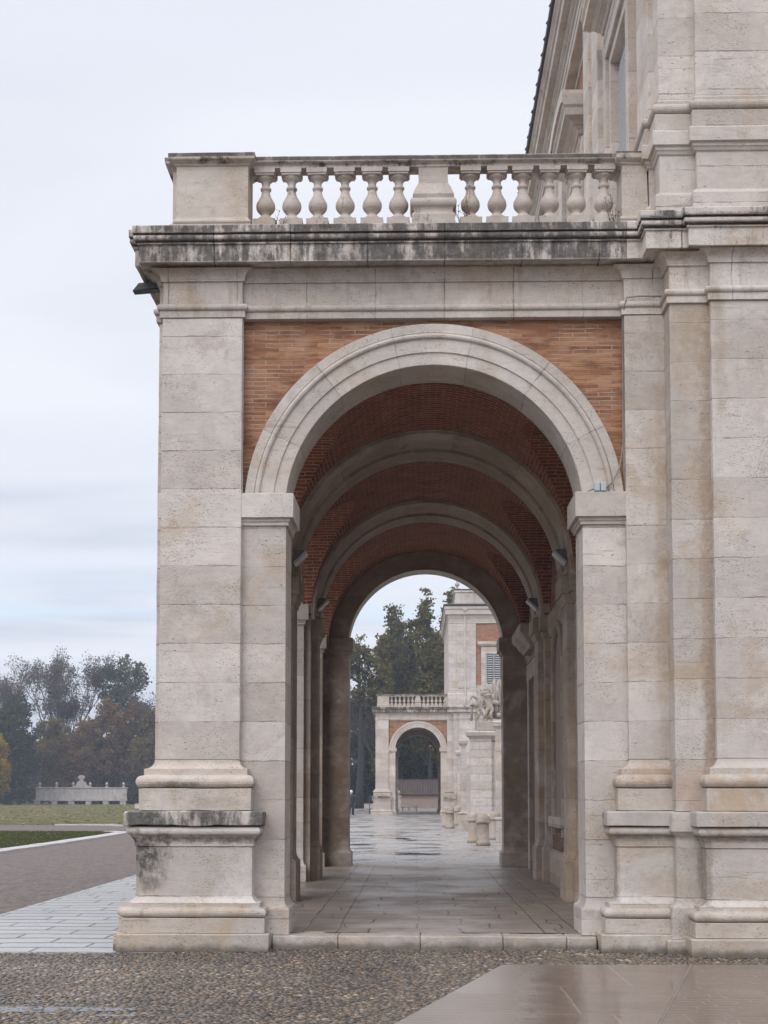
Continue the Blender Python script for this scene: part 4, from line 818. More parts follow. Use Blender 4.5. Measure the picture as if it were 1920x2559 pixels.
def in_slab(x,y):
    return (y<14.40+(x-.84)*.0143) and (x-(-.50))*(14.40-9.5)-(y-9.5)*(.84+.50)>0
def pebbles():
    bm=bmesh.new(); bmesh.ops.create_icosphere(bm,subdivisions=1,radius=1.0); bm.verts.index_update()
    bv=np.array([v.co[:] for v in bm.verts]); bf=np.array([[q.index for q in f.verts] for f in bm.faces]); bm.free()
    pts=[]; sp=.058; y=9.7; r=0
    while y<15.86:
        x=-5.2+(r%2)*sp/2
        while x<4.3:
            if not in_slab(x+.012,y-.012) and not (x<-2.6 and y>15.405): pts.append((x+random.uniform(-.017,.017),y+random.uniform(-.015,.015)))
            x+=sp*random.uniform(.85,1.2)
        y+=sp*.84; r+=1
    pts=np.array(pts); n=len(pts)
    a_=RG.uniform(0,PI,n); sx_=RG.uniform(.018,.046,n); sy_=sx_*RG.uniform(.55,1.0,n); sz=RG.uniform(.006,.0125,n)
    V=bv[None]*np.stack([sx_,sy_,sz],1)[:,None]; c,s_=np.cos(a_)[:,None],np.sin(a_)[:,None]
    x=V[:,:,0]*c-V[:,:,1]*s_; y=V[:,:,0]*s_+V[:,:,1]*c
    W=np.stack([x+pts[:,0,None],y+pts[:,1,None],V[:,:,2]+RG.uniform(-.002,.003,n)[:,None]],2).reshape(-1,3)
    nb=len(bv); Fc=(bf[None]+(np.arange(n)*nb)[:,None,None]).reshape(-1,3); tone=np.repeat(np.clip(RG.beta(1.3,1.6,n)+np.array([noise.noise(Vector((p[0]*.9,p[1]*.9,0))) for p in pts])*.25,0,1),nb)
    return W,Fc,tone
def npmesh(name,W,Fc,tone,material,smooth=False,parent=None):
    me=bpy.data.meshes.new(name); k=Fc.shape[1]; me.vertices.add(len(W)); me.vertices.foreach_set('co',W.astype(np.float32).ravel())
    me.loops.add(Fc.size); me.loops.foreach_set('vertex_index',Fc.astype(np.int32).ravel())
    me.polygons.add(len(Fc)); me.polygons.foreach_set('loop_start',np.arange(0,Fc.size,k,dtype=np.int32)); me.polygons.foreach_set('loop_total',np.full(len(Fc),k,dtype=np.int32))
    me.polygons.foreach_set('use_smooth',np.full(len(Fc),smooth)); me.update(calc_edges=True)
    at=me.attributes.new('tone','FLOAT','POINT'); at.data.foreach_set('value',tone.astype(np.float32))
    me.materials.append(material); return obj(name,me,material,parent)
m,T=mat('shallow rain water'); P=T.pos(); T.out((.10,.10,.10),.03,T.noise(P,9,3),.04,.003,.6,{'Transmission Weight':.6,'IOR':1.33}); M['water']=m
for (wx,wy,rx,ry,sd) in ((-3.1,11.42,1.0,.13,1),(-2.05,11.12,.5,.06,2)):
    pts=[]
    for i in range(48):
        t=2*PI*i/48; k=1+.55*noise.noise(Vector((math.cos(t)*1.6+sd*7,math.sin(t)*1.6,sd))); pts.append((wx+rx*k*math.cos(t),wy+ry*k*math.sin(t)))
    sheet('puddle',pts,.0056,M['water'])
W_,F_,t_=pebbles(); o=npmesh('pebble_paving',W_,F_,t_,M['pebble'],True); tag(o,'wet mosaic of small rounded river pebbles set in the foreground','pebbles',None,'stuff')
# grass blades and fallen leaves
def quads(C,size,upb=.0,asp=1.0):
    n=len(C); u=RG.normal(size=(n,3)); u/=np.linalg.norm(u,axis=1)[:,None]; v=np.cross(u,RG.normal(size=(n,3))); v/=np.linalg.norm(v,axis=1)[:,None]
    s_=(size*RG.uniform(.6,1.4,n))[:,None] if np.ndim(size)==0 else size[:,None]
    u=u*s_; v=v*s_*asp
    W=np.stack([C-u-v*.3,C+v,C+u-v*.3,C-v],1).reshape(-1,3); return W,np.arange(4*n).reshape(-1,4)
M['blade']=leafmat('grass blades',[(.045,.060,.018),(.085,.10,.034),(.15,.14,.06)])
n=60000; x=RG.uniform(-24,-12.65,n); y=RG.uniform(36,66,n); k=(y<64.5-(x+12.5)*.05)&(x<-12.62-np.clip((y-48)/15,0,1)*.45); x,y=x[k],y[k]; n=len(x)
ang=RG.uniform(0,PI,n); h=RG.uniform(.03,.075,n); dx,dy=np.cos(ang)*.012,np.sin(ang)*.012
W_=np.stack([np.stack([x-dx,y-dy,x*0],1),np.stack([x+dx,y+dy,x*0],1),np.stack([x+RG.normal(0,.02,n),y+RG.normal(0,.02,n),h],1)],1).reshape(-1,3)
o=npmesh('grass',W_,np.arange(3*n).reshape(-1,3),np.repeat(RG.uniform(0,1,n),3),M['blade']); tag(o,'short green grass growing beside the pale kerb','grass',None,'stuff')
M['fallen']=leafmat('fallen leaves',[(.16,.09,.03),(.30,.20,.06),(.36,.28,.12)],.1)
n=2600; n=9000; x=np.concatenate([RG.uniform(-60,-13,900),RG.uniform(-110,-14.5,n-900)]); y=np.concatenate([RG.uniform(42,64,900),78+RG.power(.8,n-900)*135]); s_=np.where(y<66,.06,.13)
W_,F_=quads(np.stack([x,y,x*0+.04],1),s_*RG.uniform(.6,1.3,n)); W_[:,2]=.03+(W_[:,2]-.04)*.2
o=npmesh('fallen_leaves',W_,F_,np.repeat(RG.uniform(0,1,n),4),M['fallen']); tag(o,'scattered yellow brown leaves lying on the lawn','leaves',None,'stuff')

# ================================================================== court furniture
def bollard(x,y,label,s=1.0,tilt=0):
    t=thing('stone_bollard',label,'bollard',(x,y,.15),'stone bollards along the gate wall')
    a=MB(); a.lathe([(.215*s,0),(.215*s,.10),(.19*s,.14),(.178*s,.15),(.178*s,.60),(.175*s,.66)],(x,y,.15),16); obj('shaft',a,M['bollard'],t)
    a=MB(); pr=[(.17,.655),(.222,.675),(.228,.715),(.205,.735),(.20,.78),(.185,.85),(.145,.91),(.08,.945),(.01,.955)]
    a.lathe([(r*s,z) for r,z in pr],(x,y,.15),16)
    for i,v in enumerate(a.v): q=Vector(v); a.v[i]=tuple(q+noise.noise_vector(q*7)*.02)
    obj('domed_cap',a,M['bollard'],t)
bollard(1.98,43.2,'large domed stone bollard, the nearest one on the wet paving at the right')
bollard(1.80,45.6,'domed stone bollard half hidden behind the nearest bollard')
bollard(1.47,64.4,'domed stone bollard in front of the far pavilion base')
bollard(1.36,67.0,'domed stone bollard overlapped by another in front of the far pavilion')
bollard(2.03,70.5,'small bollard tucked between the far bollards and the stepped pillars')
bollard(2.62,48.5,'bollard beside the right hand pillars, cut by the arch')
def pillar(x0,x1,y0,y1,h,label,cap=.1,caph=.3):
    t=thing('gate_pillar',label,'pillar',((x0+x1)/2,(y0+y1)/2,.15),'gate pillars of the court wall')
    P4=[(x0,y0),(x1,y0),(x1,y1),(x0,y1)]
    a=MB(); a.sweep(P4,[(.10,.14),(.10,.74),(.07,.78),(.02,.84),(0,.86)],closed=True,back=0); bevel(obj('plinth',a,M['gate'],t),.01)
    a=MB(); z=.86; 
    while z<h-caph-.05:
        z2=min(z+.335,h-caph); a.sweep(P4,[(-.012,z),(0,z+.012),(0,z2-.012),(-.012,z2)],closed=True,back=0); z=z2
    obj('shaft',a,M['gate'],t)
    a=MB(); a.sweep(P4,[(-.01,h-caph),(.02,h-caph),(cap*.5,h-caph+.08),(cap,h-caph+.10),(cap*1.2,h-caph+.24),(cap*.9,h-.02),(0,h)],closed=True,back=0,seg=.2,amp=.008); obj('capital',a,M['gate'],t)
    return t
pillar(2.24,3.11,59.9,60.9,4.30,'wide ashlar pillar with flat cap, below the statue group',.14)
pillar(3.12,4.2,60.15,61.2,4.2,'ashlar pillar behind the wide one, mostly hidden')
pillar(2.08,2.32,68.0,68.5,4.24,'narrow pillar with dark cap left of the wide ashlar pillar',.10)
pillar(2.80,3.05,51.0,51.4,4.28,'slim banded pillar just right of the statue pillar',.10)
pillar(3.00,3.30,47.2,47.6,4.34,'slim banded pillar partly cut off by the dark arch pier',.12)
pillar(2.13,2.32,75.5,76.0,3.95,'far small pillar with worn capital nearest the distant pavilion',.10)
def lowpost(x,y,w_,h,label):
    t=thing('stone_post',label,'post',(x,y,.15)); a=MB(); a.sweep([(x-w_,y-w_),(x+w_,y-w_),(x+w_,y+w_),(x-w_,y+w_)],[(.0,.14),(0,.15+h-.1),(.03,.15+h-.08),(.03,.15+h-.02),(-.02,.15+h)],closed=True,back=0); bevel(obj('post',a,M['gate'],t),.01)
lowpost(2.62,45.8,.12,.80,'low square stone post at the foot of the slim pillars')
lowpost(1.95,62.0,.16,.75,'low square stone post at the left foot of the wide pillar')
a=MB(); a.box(3.0,3.5,61.2,104.6,.14,3.3); a.box(3.3,22,46,46.5,.14,3.0); bevel(tag(obj('court_wall',a,M['gate']),'ashlar court wall behind the gate pillars','wall'),.01)

# ---- figures built with skin modifiers, baked to meshes
def skin(name,pts,edges,radii,root=0,sub=2):
    me=bpy.data.meshes.new(name); me.from_pydata(pts,edges,[]); o=bpy.data.objects.new(name,me); COL.objects.link(o)
    o.modifiers.new('skin','SKIN'); sv=me.skin_vertices[0].data
    for i,r in enumerate(radii):
        sv[i].radius=r if isinstance(r,tuple) else (r,r); sv[i].use_root=(i==root)
    s_=o.modifiers.new('sub','SUBSURF'); s_.levels=sub; s_.render_levels=sub
    dg=bpy.context.evaluated_depsgraph_get(); m2=bpy.data.meshes.new_from_object(o.evaluated_get(dg)); bpy.data.objects.remove(o)
    m2.name=name; m2.polygons.foreach_set('use_smooth',[True]*len(m2.polygons)); return m2
def putto(lean,facing,arm1,arm2,knee=.0):
    # 0 pelvis 1 waist 2 chest 3 neck 4 head 5 crown | legs | arms
    f=facing
    P=[(0,0,.62),(lean*.25,0,.80),(lean*.6,0,1.00),(lean*.8,0,1.14),(lean*.85+f*.03,-.02,1.26),(lean*.85+f*.02,-.02,1.38),
       (.10,0,.56),(.12+f*knee,-.10,.32),(.10+f*knee*.4,0,.06),(.10+f*.10,-.06,.02),
       (-.10,0,.56),(-.11+f*.10,-.04,.32),(-.12,.04,.06),(-.12+f*.10,-.02,.02)]
    a1=[(lean*.6+.17,0,1.04),arm1[0],arm1[1]]; a2=[(lean*.6-.17,0,1.04),arm2[0],arm2[1]]
    P+=a1+a2
    E=[(0,1),(1,2),(2,3),(3,4),(4,5),(0,6),(6,7),(7,8),(8,9),(0,10),(10,11),(11,12),(12,13),(2,14),(14,15),(15,16),(2,17),(17,18),(18,19)]
    Rr=[(.15,.13),(.14,.12),(.16,.12),.06,.115,.08,.105,.075,.045,.03,.105,.075,.045,.03,.07,.05,.035,.07,.05,.035]
    return P,E,Rr
sg=thing('statue_group','weathered stone group of two cherub figures before a tall trophy of leaves, on the pillar','statue',(2.95,60.4,4.3))
a=MB(); a.rbox(2.50,4.0,60.0,60.9,4.302,4.70,seg=.2,amp=.02,ch=.03); obj('plinth_block',a,M['statue'],sg)
for (ox,fc,ln,a1,a2,sc_) in ((2.62,1,.12,[(.30,-.05,.85),(.42,-.1,.70)],[(-.32,-.1,1.15),(-.38,-.1,.95)],1.0),(3.08,-1,-.28,[(.02,-.15,1.20),(-.30,-.15,1.15)],[(-.45,-.1,.90),(-.50,-.1,.70)],1.0)):
    P_,E_,R_=putto(ln,fc,a1,a2,.12); P_=[(ox+p[0]*sc_,60.15+p[1],4.70+p[2]*sc_*.93) for p in P_]
    me=skin('figure',P_,E_,R_); me.materials.append(M['statue']); obj('figure',me,M['statue'],sg)
a=MB(); rr=random.Random(3)
for i in range(60): # sheaf of palm leaves and banners behind
    t=rr.uniform(-.55,.6); L=rr.uniform(1.0,1.75); b=Vector((3.25+rr.uniform(-.15,.25),60.45+rr.uniform(-.1,.15),4.85)); tip=b+Vector((math.sin(t)*L*.62,rr.uniform(-.12,.12),math.cos(t)*L))
    mid=b.lerp(tip,.55)+Vector((rr.uniform(-.05,.05),0,.03)); a.tube([b,mid,b.lerp(tip,.85),tip],[.06,.055,.07,.02],5)
for i in range(16):
    t=rr.uniform(0,2*PI); c=(3.2+.42*math.cos(t),60.25,5.0+.3*math.sin(t)+.2); a.lathe([(.01,-.12),(.11,-.06),(.13,0),(.10,.08),(.01,.12)],c,7)
a.tube([(2.30,60.2,4.72),(2.32,60.2,5.25),(2.38,60.2,5.5)],[.05,.06,.09],6); a.tube([(2.2,60.1,5.35),(2.36,60.1,5.45),(2.55,60.1,5.35)],[.03,.09,.12],6)
for i,v in enumerate(a.v): q=Vector(v); a.v[i]=tuple(q+noise.noise_vector(q*6)*.03)
obj('trophy',a,M['statue'],sg)
# person walking at the far left, seen beside the dark pier
M['coat']=plain('dark blue coat cloth',(.03,.034,.045),.9); M['skin']=plain('skin',(.45,.28,.21),.6); M['hat']=plain('white knit hat',(.62,.62,.62),.9)
px,py=-4.46,98.0
pp=thing('person','person in dark coat and pale hat, half hidden by the far left pier','person',(px,py,.15))
P_=[(0,0,.92),(0,0,1.12),(0,0,1.36),(0,0,1.48),(0,-.02,1.57),(0,-.01,1.70),(.09,0,.86),(.13,-.12,.48),(.12,.02,.09),(.12,-.12,.04),(-.09,0,.86),(-.10,.08,.48),(-.12,.24,.12),(-.12,.13,.04),(.19,0,1.38),(.25,.06,1.12),(.24,-.06,.88),(.24,-.10,.80),(-.19,0,1.38),(-.26,-.03,1.12),(-.25,-.14,.90),(-.25,-.18,.82)]
E_=[(0,1),(1,2),(2,3),(3,4),(4,5),(0,6),(6,7),(7,8),(8,9),(0,10),(10,11),(11,12),(12,13),(2,14),(14,15),(15,16),(16,17),(2,18),(18,19),(19,20),(20,21)]
R_=[(.17,.13),(.16,.12),(.19,.13),.06,.10,.075,.10,.07,.05,.04,.10,.07,.05,.04,.075,.055,.04,.035,.075,.055,.04,.035]
me=skin('body',[(px+p[0],py+p[1],.15+p[2]) for p in P_],E_,R_); me.materials.append(M['skin']); obj('body',me,M['skin'],pp)
a=MB(); a.lathe([(.24,.72),(.235,.78),(.215,1.0),(.22,1.2),(.24,1.36),(.20,1.44),(.10,1.49)],(px,py,.15),14); 
for s_ in (-1,1): a.tube([(px+s_*.19,py,.15+1.40),(px+s_*.26,py+.02,.15+1.12),(px+s_*.25,py-.09,.15+.86)],[.09,.075,.06],8)
obj('coat',a,M['coat'],pp)
a=MB()
for (q1,q2,q3) in (((.09,0,.86),(.13,-.12,.48),(.12,.02,.10)),((-.09,0,.86),(-.10,.08,.48),(-.12,.24,.13))): a.tube([(px+q[0],py+q[1],.15+q[2]) for q in (q1,q2,q3)],[.12,.09,.07],8)
obj('trousers',a,M['coat'],pp)
a=MB(); a.lathe([(.118,1.60),(.12,1.66),(.105,1.73),(.06,1.775),(.01,1.785)],(px,py-.01,.15),12); obj('hat',a,M['hat'],pp)
# railing far left, between the pier and the far pavilion
fn=thing('iron_railing','low dark iron railing with thin posts beside the far pavilion','railing',(-4.5,111,.15))
for x in (-7.6,-6.2,-4.9,-3.62):
    a=MB(); a.tube([(x,111,.14),(x,111,1.55)],.035,6); obj('post',a,M['iron'],fn)
a=MB(); a.tube([(-9,111,1.45),(-3.62,111,1.42)],.02,5); a.tube([(-9,111,.35),(-3.62,111,.35)],.015,5)
for i in range(50): x=-9+i*.108; a.tube([(x,111,.35),(x,111,1.44)],.006,3)
obj('rails',a,M['iron'],fn)
a=MB(); a.rbox(-30,-2.9,153,153.6,.10,.62,seg=2,amp=.02); tag(obj('low_wall',a,M['gate']),'low pale wall at the foot of the dark trees beyond the railing','wall')
# shed seen through the far arch
sh=thing('tiled_shed','long low shed with weathered clay tile roof seen through the far pavilion arch','shed',(0,152,0))
a=MB(); a.box(-3,7.5,151,155,-.03,1.50); obj('wall',a,M['render'],sh)
for i in range(40): 
    pass
a=MB(); 
for i in range(42): a.box(-3+i*.245,-2.93+i*.245,150.93,151.0,.05,1.42)
obj('wall_boards',a,M['render'],sh)
a=MB(); n=42; vs_=[];nr=8
for j in range(nr+1):
    for i in range(n*4+1):
        x=-3.3+11.1*i/(n*4); ph=i%4; vs_.append((x,150.6+2.4*j/nr,1.50+1.55*j/nr+(.12 if ph==2 else (.07 if ph in(1,3) else 0))+random.uniform(-.012,.012)))
L=n*4+1; a.add(vs_,[(j*L+i,j*L+i+1,(j+1)*L+i+1,(j+1)*L+i) for j in range(nr) for i in range(L-1)])
a.add([(-3.3,153,3.02),(7.8,153,3.02),(7.8,155.5,1.5),(-3.3,155.5,1.5)],[(0,1,2,3)]); a.add([(-3,151,1.5),(-3,155,1.5),(-3,153,3.0)],[(0,1,2)]); a.add([(7.5,151,1.5),(7.5,155,1.5),(7.5,153,3.0)],[(0,2,1)])
a.tube([(-3.3,153,3.08),(7.8,153,3.08)],.11,6); obj('roof',a,M['tile'],sh)
t=thing('garden_pillar','small stone pillar with a ball top in front of the tiled shed','pillar',(-1.65,128,0)); a=MB(); a.sweep([(-1.9,127.8),(-1.4,127.8),(-1.4,128.3),(-1.9,128.3)],[(.04,0),(.04,.3),(0,.35),(0,1.35),(.06,1.4),(.06,1.5),(0,1.52)],closed=True,back=0); obj('shaft',a,M['gate'],t)
a=MB(); a.lathe([(.08,1.5),(.06,1.56),(.17,1.66),(.2,1.78),(.15,1.92),(.02,1.98)],(-1.65,128.05,0),12); obj('ball',a,M['gate'],t)
t=thing('stone_bench','small pale stone bench in front of the tiled shed','bench',(-.7,126,0)); a=MB(); a.box(-1.45,.15,125.7,126.3,.50,.66); obj('seat',a,M['monument'],t)
for x in (-1.3,-.75,-.1): a=MB(); a.box(x,x+.14,125.75,126.25,0.1,.5); obj('leg',a,M['monument'],t)

# ---- the long monumental bench across the lawn
mx0,mx1,my=-60.1,-45.7,226.5
mb=thing('monumental_bench','long pale stone garden bench with carved crest and finials across the lawn','bench',((mx0+mx1)/2,my,0))
a=MB(); a.sweep([(mx0,my+.8),(mx0,my),(mx1,my),(mx1,my+.8)],[(0,.55),(0,2.45),(.10,2.52),(.12,2.62),(0,2.66)],back=.5); obj('back_wall',a,M['monument'],mb)
a=MB(); a.box(mx0-.2,mx1+.2,my-.9,my+.1,.55,.74); obj('seat',a,M['monument'],mb)
for i in range(6):
    x=mx0+.0+(mx1-mx0-.9)*i/5; a=MB(); a.box(x,x+.9,my-.8,my,-.03,.55); obj('support',a,M['monument'],mb)
    xc=mx0+.55+(mx1-mx0-1.1)*i/5; a=MB(); a.lathe([(.24,2.66),(.24,2.80),(.12,2.86),(.10,2.95),(.23,3.08),(.25,3.25),(.16,3.42),(.03,3.50)],(xc,my+.3,0),12); obj('finial',a,M['monument'],mb)
    a=MB(); a.box(xc-.28,xc+.28,my-.06,my,.8,2.45); obj('pilaster',a,M['monument'],mb)
xc=(mx0+mx1)/2; a=MB(); z0=2.62
pr=[(-1.35,0),(-1.15,.30),(-.85,.38),(-.72,.75),(-.5,1.0),(-.25,1.12),(-.28,1.35),(-.55,1.6),(-.42,1.85),(0,1.98),(.42,1.85),(.55,1.6),(.28,1.35),(.25,1.12),(.5,1.0),(.72,.75),(.85,.38),(1.15,.30),(1.35,0)]
n=len(pr); a.add([(xc+x,my-.1,z0+z) for x,z in pr]+[(xc+x,my+.5,z0+z) for x,z in pr],[list(range(n-1,-1,-1)),list(range(n,2*n))]+[(i,i+1,i+1+n,i+n) for i in range(n-1)]); obj('crest',a,M['monument'],mb)
t=tag(obj('stone_block',(lambda q:(q.rbox(-63.6,-61.4,226,227,-.03,.70,seg=.3,amp=.06),q)[1])(MB()),M['monument']),'larger rough stone block lying left of the monumental bench','stone block')
t=tag(obj('stone_block',(lambda q:(q.rbox(-65.2,-63.8,226.2,227,-.03,.38,seg=.3,amp=.06),q)[1])(MB()),M['monument']),'smaller low stone block farther left of the monumental bench','stone block')
t=tag(obj('stone_block',(lambda q:(q.rbox(-72.0,-65.9,223,224,-.03,1.0,seg=.3,amp=.06),q)[1])(MB()),M['monument']),'stone block cut by the left edge of the photo','stone block')

# ================================================================== trees
def tubes_np(mb,p,q,r0,r1,n=4): mb.tube([p,(p+q)/2+Vector((random.uniform(-1,1),random.uniform(-1,1),random.uniform(-.4,.6)))*(q-p).length*.05,q],[r0,(r0+r1)/2,r1],n)
def tree(label,x,y,h,blobs,lm,leafn=9000,ls=.26,tr=.35,bark='bark',name='broadleaf_tree',clump=.75,cat='tree',group=None,trunk_top=.75,z0=0.0,seed=1,lean=0):
    rr=random.Random(seed); g=np.random.default_rng(seed); random.seed(seed)
    t=thing(name,label,cat,(x,y,z0),group); a=MB(); base=Vector((x,y,z0-.1)); top=Vector((x+lean,y,z0+h*trunk_top))
    pts=[base.lerp(top,i/6)+Vector((rr.uniform(-.25,.25),rr.uniform(-.25,.25),0))*(1 if i else 0) for i in range(7)]
    a.tube(pts,[tr*(1.25 if i==0 else 1-.13*i) for i in range(7)],8)
    C=[];tone=[]; vol=sum(b[3]*b[4]*b[5] for b in blobs)
    for b in blobs:
        bc=Vector((x+b[0],y+b[1],z0+b[2])); s_=pts[min(6,max(1,int(6*min(1,(b[2]-b[5]*.8)/(h*trunk_top)))))]
        tubes_np(a,s_,bc,tr*.40,tr*.14,5)
        nc=max(6,int(leafn*(b[3]*b[4]*b[5]/vol)/22)); bt=rr.uniform(-.15,.15)
        for k in range(nc):
            d=g.normal(size=3); d/=np.linalg.norm(d); rad=g.uniform(.25,1.0)**.5; off=Vector((d[0]*b[3]*rad,d[1]*b[4]*rad,d[2]*b[5]*rad))
            off*=1+.35*noise.noise((bc+off)*.45); cc=bc+off
            if k%5==0: tubes_np(a,bc,cc,tr*.10,.02,3)
            m_=int(22*g.uniform(.4,1.5)); ct=g.uniform(-.22,.22)+bt
            C.append(np.array(cc)[None]+g.normal(size=(m_,3))*clump*.42*np.array([1,1,.75])); tone.append(np.clip(.5+ct+g.normal(size=m_)*.13,0,1))
    obj('trunk',a,M[bark],t); C=np.concatenate(C); tone=np.concatenate(tone)
    W,Fq=quads(C,ls*g.uniform(.5,1.3,len(C)),asp=.8); npmesh('crown',W,Fq,np.repeat(tone,4),M[lm],parent=t); return t
def bare(label,x,y,h,seed,lm='l_bare',depth=6,tr=.35,leaf=3.0,spread=.55,name='bare_tree',group=None,up=.25,z0=0,ls=.12):
    rr=random.Random(seed); g=np.random.default_rng(seed); t=thing(name,label,'tree',(x,y,z0),group); a=MB(); tips=[]
    def br(p,d,L,r,k):
        n=3; pts=[p]; q=p; dd=d
        for i in range(n):
            dd=(dd+Vector((rr.uniform(-1,1),rr.uniform(-1,1),rr.uniform(-.5,.9)))*.16).normalized(); q=q+dd*L/n; pts.append(q)
        a.tube(pts,[max(.018,r*(1-.3*i/n)) for i in range(n+1)],6 if k>depth-2 else 3)
        if k<=0: tips.append(q); return
        if k<3: tips.append(q)
        for i in range(3 if rr.random()<.8 else 2):
            ax=Vector((rr.uniform(-1,1),rr.uniform(-1,1),rr.uniform(-.3,.6))).normalized(); nd=(dd+ax*spread*rr.uniform(.6,1.3)+Vector((0,0,up))).normalized()
            br(pts[rr.choice((2,3,3))],nd,L*rr.uniform(.62,.86),r*.58,k-1)
    br(Vector((x,y,z0-.1)),Vector((rr.uniform(-.1,.1),0,1)),h*.27,tr,depth)
    sc_=h/(max(q.z for q in tips)-z0)
    for i,v in enumerate(a.v): a.v[i]=(x+(v[0]-x)*sc_,y+(v[1]-y)*sc_,z0+(v[2]-z0)*sc_)
    obj('trunk',a,M['bark2'],t)
    T_=np.array([[x+(q.x-x)*sc_,y+(q.y-y)*sc_,z0+(q.z-z0)*sc_] for q in tips]); k=max(1,int(leaf*1.8)); C=np.repeat(T_,k,0)+g.normal(size=(len(T_)*k,3))*.35
    W,Fq=quads(C,ls*g.uniform(.5,1.3,len(C))); npmesh('crown',W,Fq,np.repeat(np.clip(g.normal(.5,.22,len(C)),0,1),4),M[lm],parent=t); return t
M['l_dark']=leafmat('dark evergreen foliage',[(.03,.040,.026),(.065,.075,.038),(.12,.12,.055)])
M['l_brown']=leafmat('russet brown foliage',[(.085,.055,.038),(.17,.10,.058),(.25,.155,.07),(.23,.18,.065)])
M['l_olive']=leafmat('olive yellow foliage',[(.09,.072,.03),(.18,.135,.045),(.28,.20,.055)])
M['l_yellow']=leafmat('yellow autumn foliage',[(.16,.10,.02),(.33,.21,.03),(.45,.32,.06)])
M['l_green']=leafmat('dull green foliage',[(.065,.075,.055),(.12,.13,.085),(.18,.175,.11)])
M['l_poplar']=leafmat('poplar foliage turning brown',[(.05,.058,.024),(.10,.102,.038),(.165,.138,.048),(.25,.17,.06)])
M['l_bare']=leafmat('last purple brown leaves',[(.085,.065,.065),(.13,.098,.09),(.18,.135,.11)])
def blobs_round(h,w_,n,seed,lo=.15,hi=.92):
    r=random.Random(seed); B=[]
    for i in range(n):
        z=h*(lo+(hi-lo)*(i+.5)/n); k=math.sin(PI*min(1,max(.12,(z/h-.02)/1.02)))**.55; a_=r.uniform(0,2*PI); rad=w_*k*r.uniform(.1,.75)
        s_=w_*r.uniform(.34,.56)*(.55+.45*k); B.append((math.cos(a_)*rad,math.sin(a_)*rad,min(z,h-s_*.8),s_,s_,s_*r.uniform(.75,1.1)))
    return B
# --- left wood, across the lawn
tree('dark evergreen tree standing at the left edge of the wood',-62.5,219,17.0,blobs_round(17,5.2,16,1,.08),'l_dark',15000,.22,.5,seed=21,clump=.8)
tree('dark evergreen tree next to the yellow tree, cut by the left edge',-68.5,221,18.5,blobs_round(18.5,5,14,2,.08),'l_dark',10000,.24,.5,seed=22)
tree('bright yellow autumn tree cut by the left edge of the photo',-60.2,206,11.2,blobs_round(11.2,3.0,9,3,.2),'l_yellow',7000,.18,.3,seed=23,clump=.6)
bare('bare tree with a long limb stretching to the left above the wood',-60.2,236,25.5,5,depth=6,spread=.62,leaf=7)
bare('bare purplish tree between the leaning bare tree and the green treetop',-55.2,238,25.0,9,depth=6,leaf=8,spread=.5)
bare('thin bare tree rising at the edge of the left stone pilaster',-44.0,236,18.5,14,depth=6,leaf=3)
bare('small bare tree top peeping over the dark evergreen at the far left',-70.5,240,22.5,17,depth=6,leaf=3)
tree('tall tree with a rounded grey green crown above the brown wood',-49.6,240,25.5,[(-1.5,0,19.5,2.6,2.6,3.2),(1.2,0,21.5,3.0,2.6,3.2),(3.4,0,20.5,1.6,1.6,1.8),(0,0,17,3.2,2.6,3),(2.8,0,16,2.2,2,2),(-1.8,0,22.3,1.6,1.6,1.6),(.6,0,13,2.6,2.4,3),(4.8,0,14.8,1.4,1.4,1.6)],'l_green',9000,.22,.42,seed=31,clump=.85)
i=0
for (x,y,h,w_,lm,lb) in ((-57.9,231,14.4,3.9,'l_olive','olive brown tree just right of the dark evergreen'),(-54.2,230.5,12.6,4.0,'l_brown','lower russet tree behind the left half of the stone bench'),(-50.9,232,17.2,4.4,'l_brown','tall russet tree behind the middle of the stone bench'),(-47.2,231,16.8,3.8,'l_brown','tall russet tree behind the right half of the stone bench'),(-43.6,230.5,15.6,3.6,'l_olive','olive russet tree beside the stone pilaster edge'),(-40.0,233,15.4,4.2,'l_brown','russet tree hidden behind the corner pilaster'),(-53.0,235,14.2,3.4,'l_olive','olive tree filling the gap behind the russet trees')):
    i+=1; tree(lb,x,y,h,blobs_round(h,w_,15,40+i,.05),lm,13000,.19,.3,seed=50+i,clump=.75,group='autumn trees behind the stone bench')
for k,(x,h) in enumerate(((-60.0,5.5),(-56.6,3.6),(-44.6,4.0))):
    tree(('tall yellow green shrub left of the stone bench','low yellow green shrub behind the left end of the stone bench','low dark shrub at the right end of the stone bench')[k],x,228.8,h,blobs_round(h,2.3,8,70+k,.12,.85),'l_olive' if k<2 else 'l_dark',5000,.15,.12,seed=80+k,clump=.5,name='shrub',cat='shrub')
# --- trees beyond the plaza, seen through the arch
tree('dark tree with a thick bare trunk at the left of the far arch view',-6.0,150,18.5,[(-.3,0,15.6,1.5,1.5,1.6),(1.0,0,14.6,1.6,1.5,1.5),(-2,0,14.8,1.7,1.5,1.8),(2.1,0,12.6,1.5,1.5,1.3),(-2.6,0,11.8,1.6,1.5,1.6),(.6,0,11.8,1.3,1.3,1.0),(0,0,17.0,1.0,1.0,1.1)],'l_poplar',6500,.16,.42,seed=91,clump=.6,z0=.1,trunk_top=.85)
bare('bare tangle of twigs low behind the far railing',-3.9,156,13.5,33,depth=6,leaf=5,z0=.1)
bare('bare twiggy tree hidden by the dark left pier',-9.5,158,14.5,35,depth=6,leaf=3,z0=.1)
POP=[(-3.9,160,20.0,1.15),(-2.9,163,23.2,1.05),(-2.05,162,22.6,1.1),(-.6,166,21.6,1.45),(1.4,158,24.0,2.5),(3.8,160,24.5,1.8),(7.8,164,24.0,2.4)]
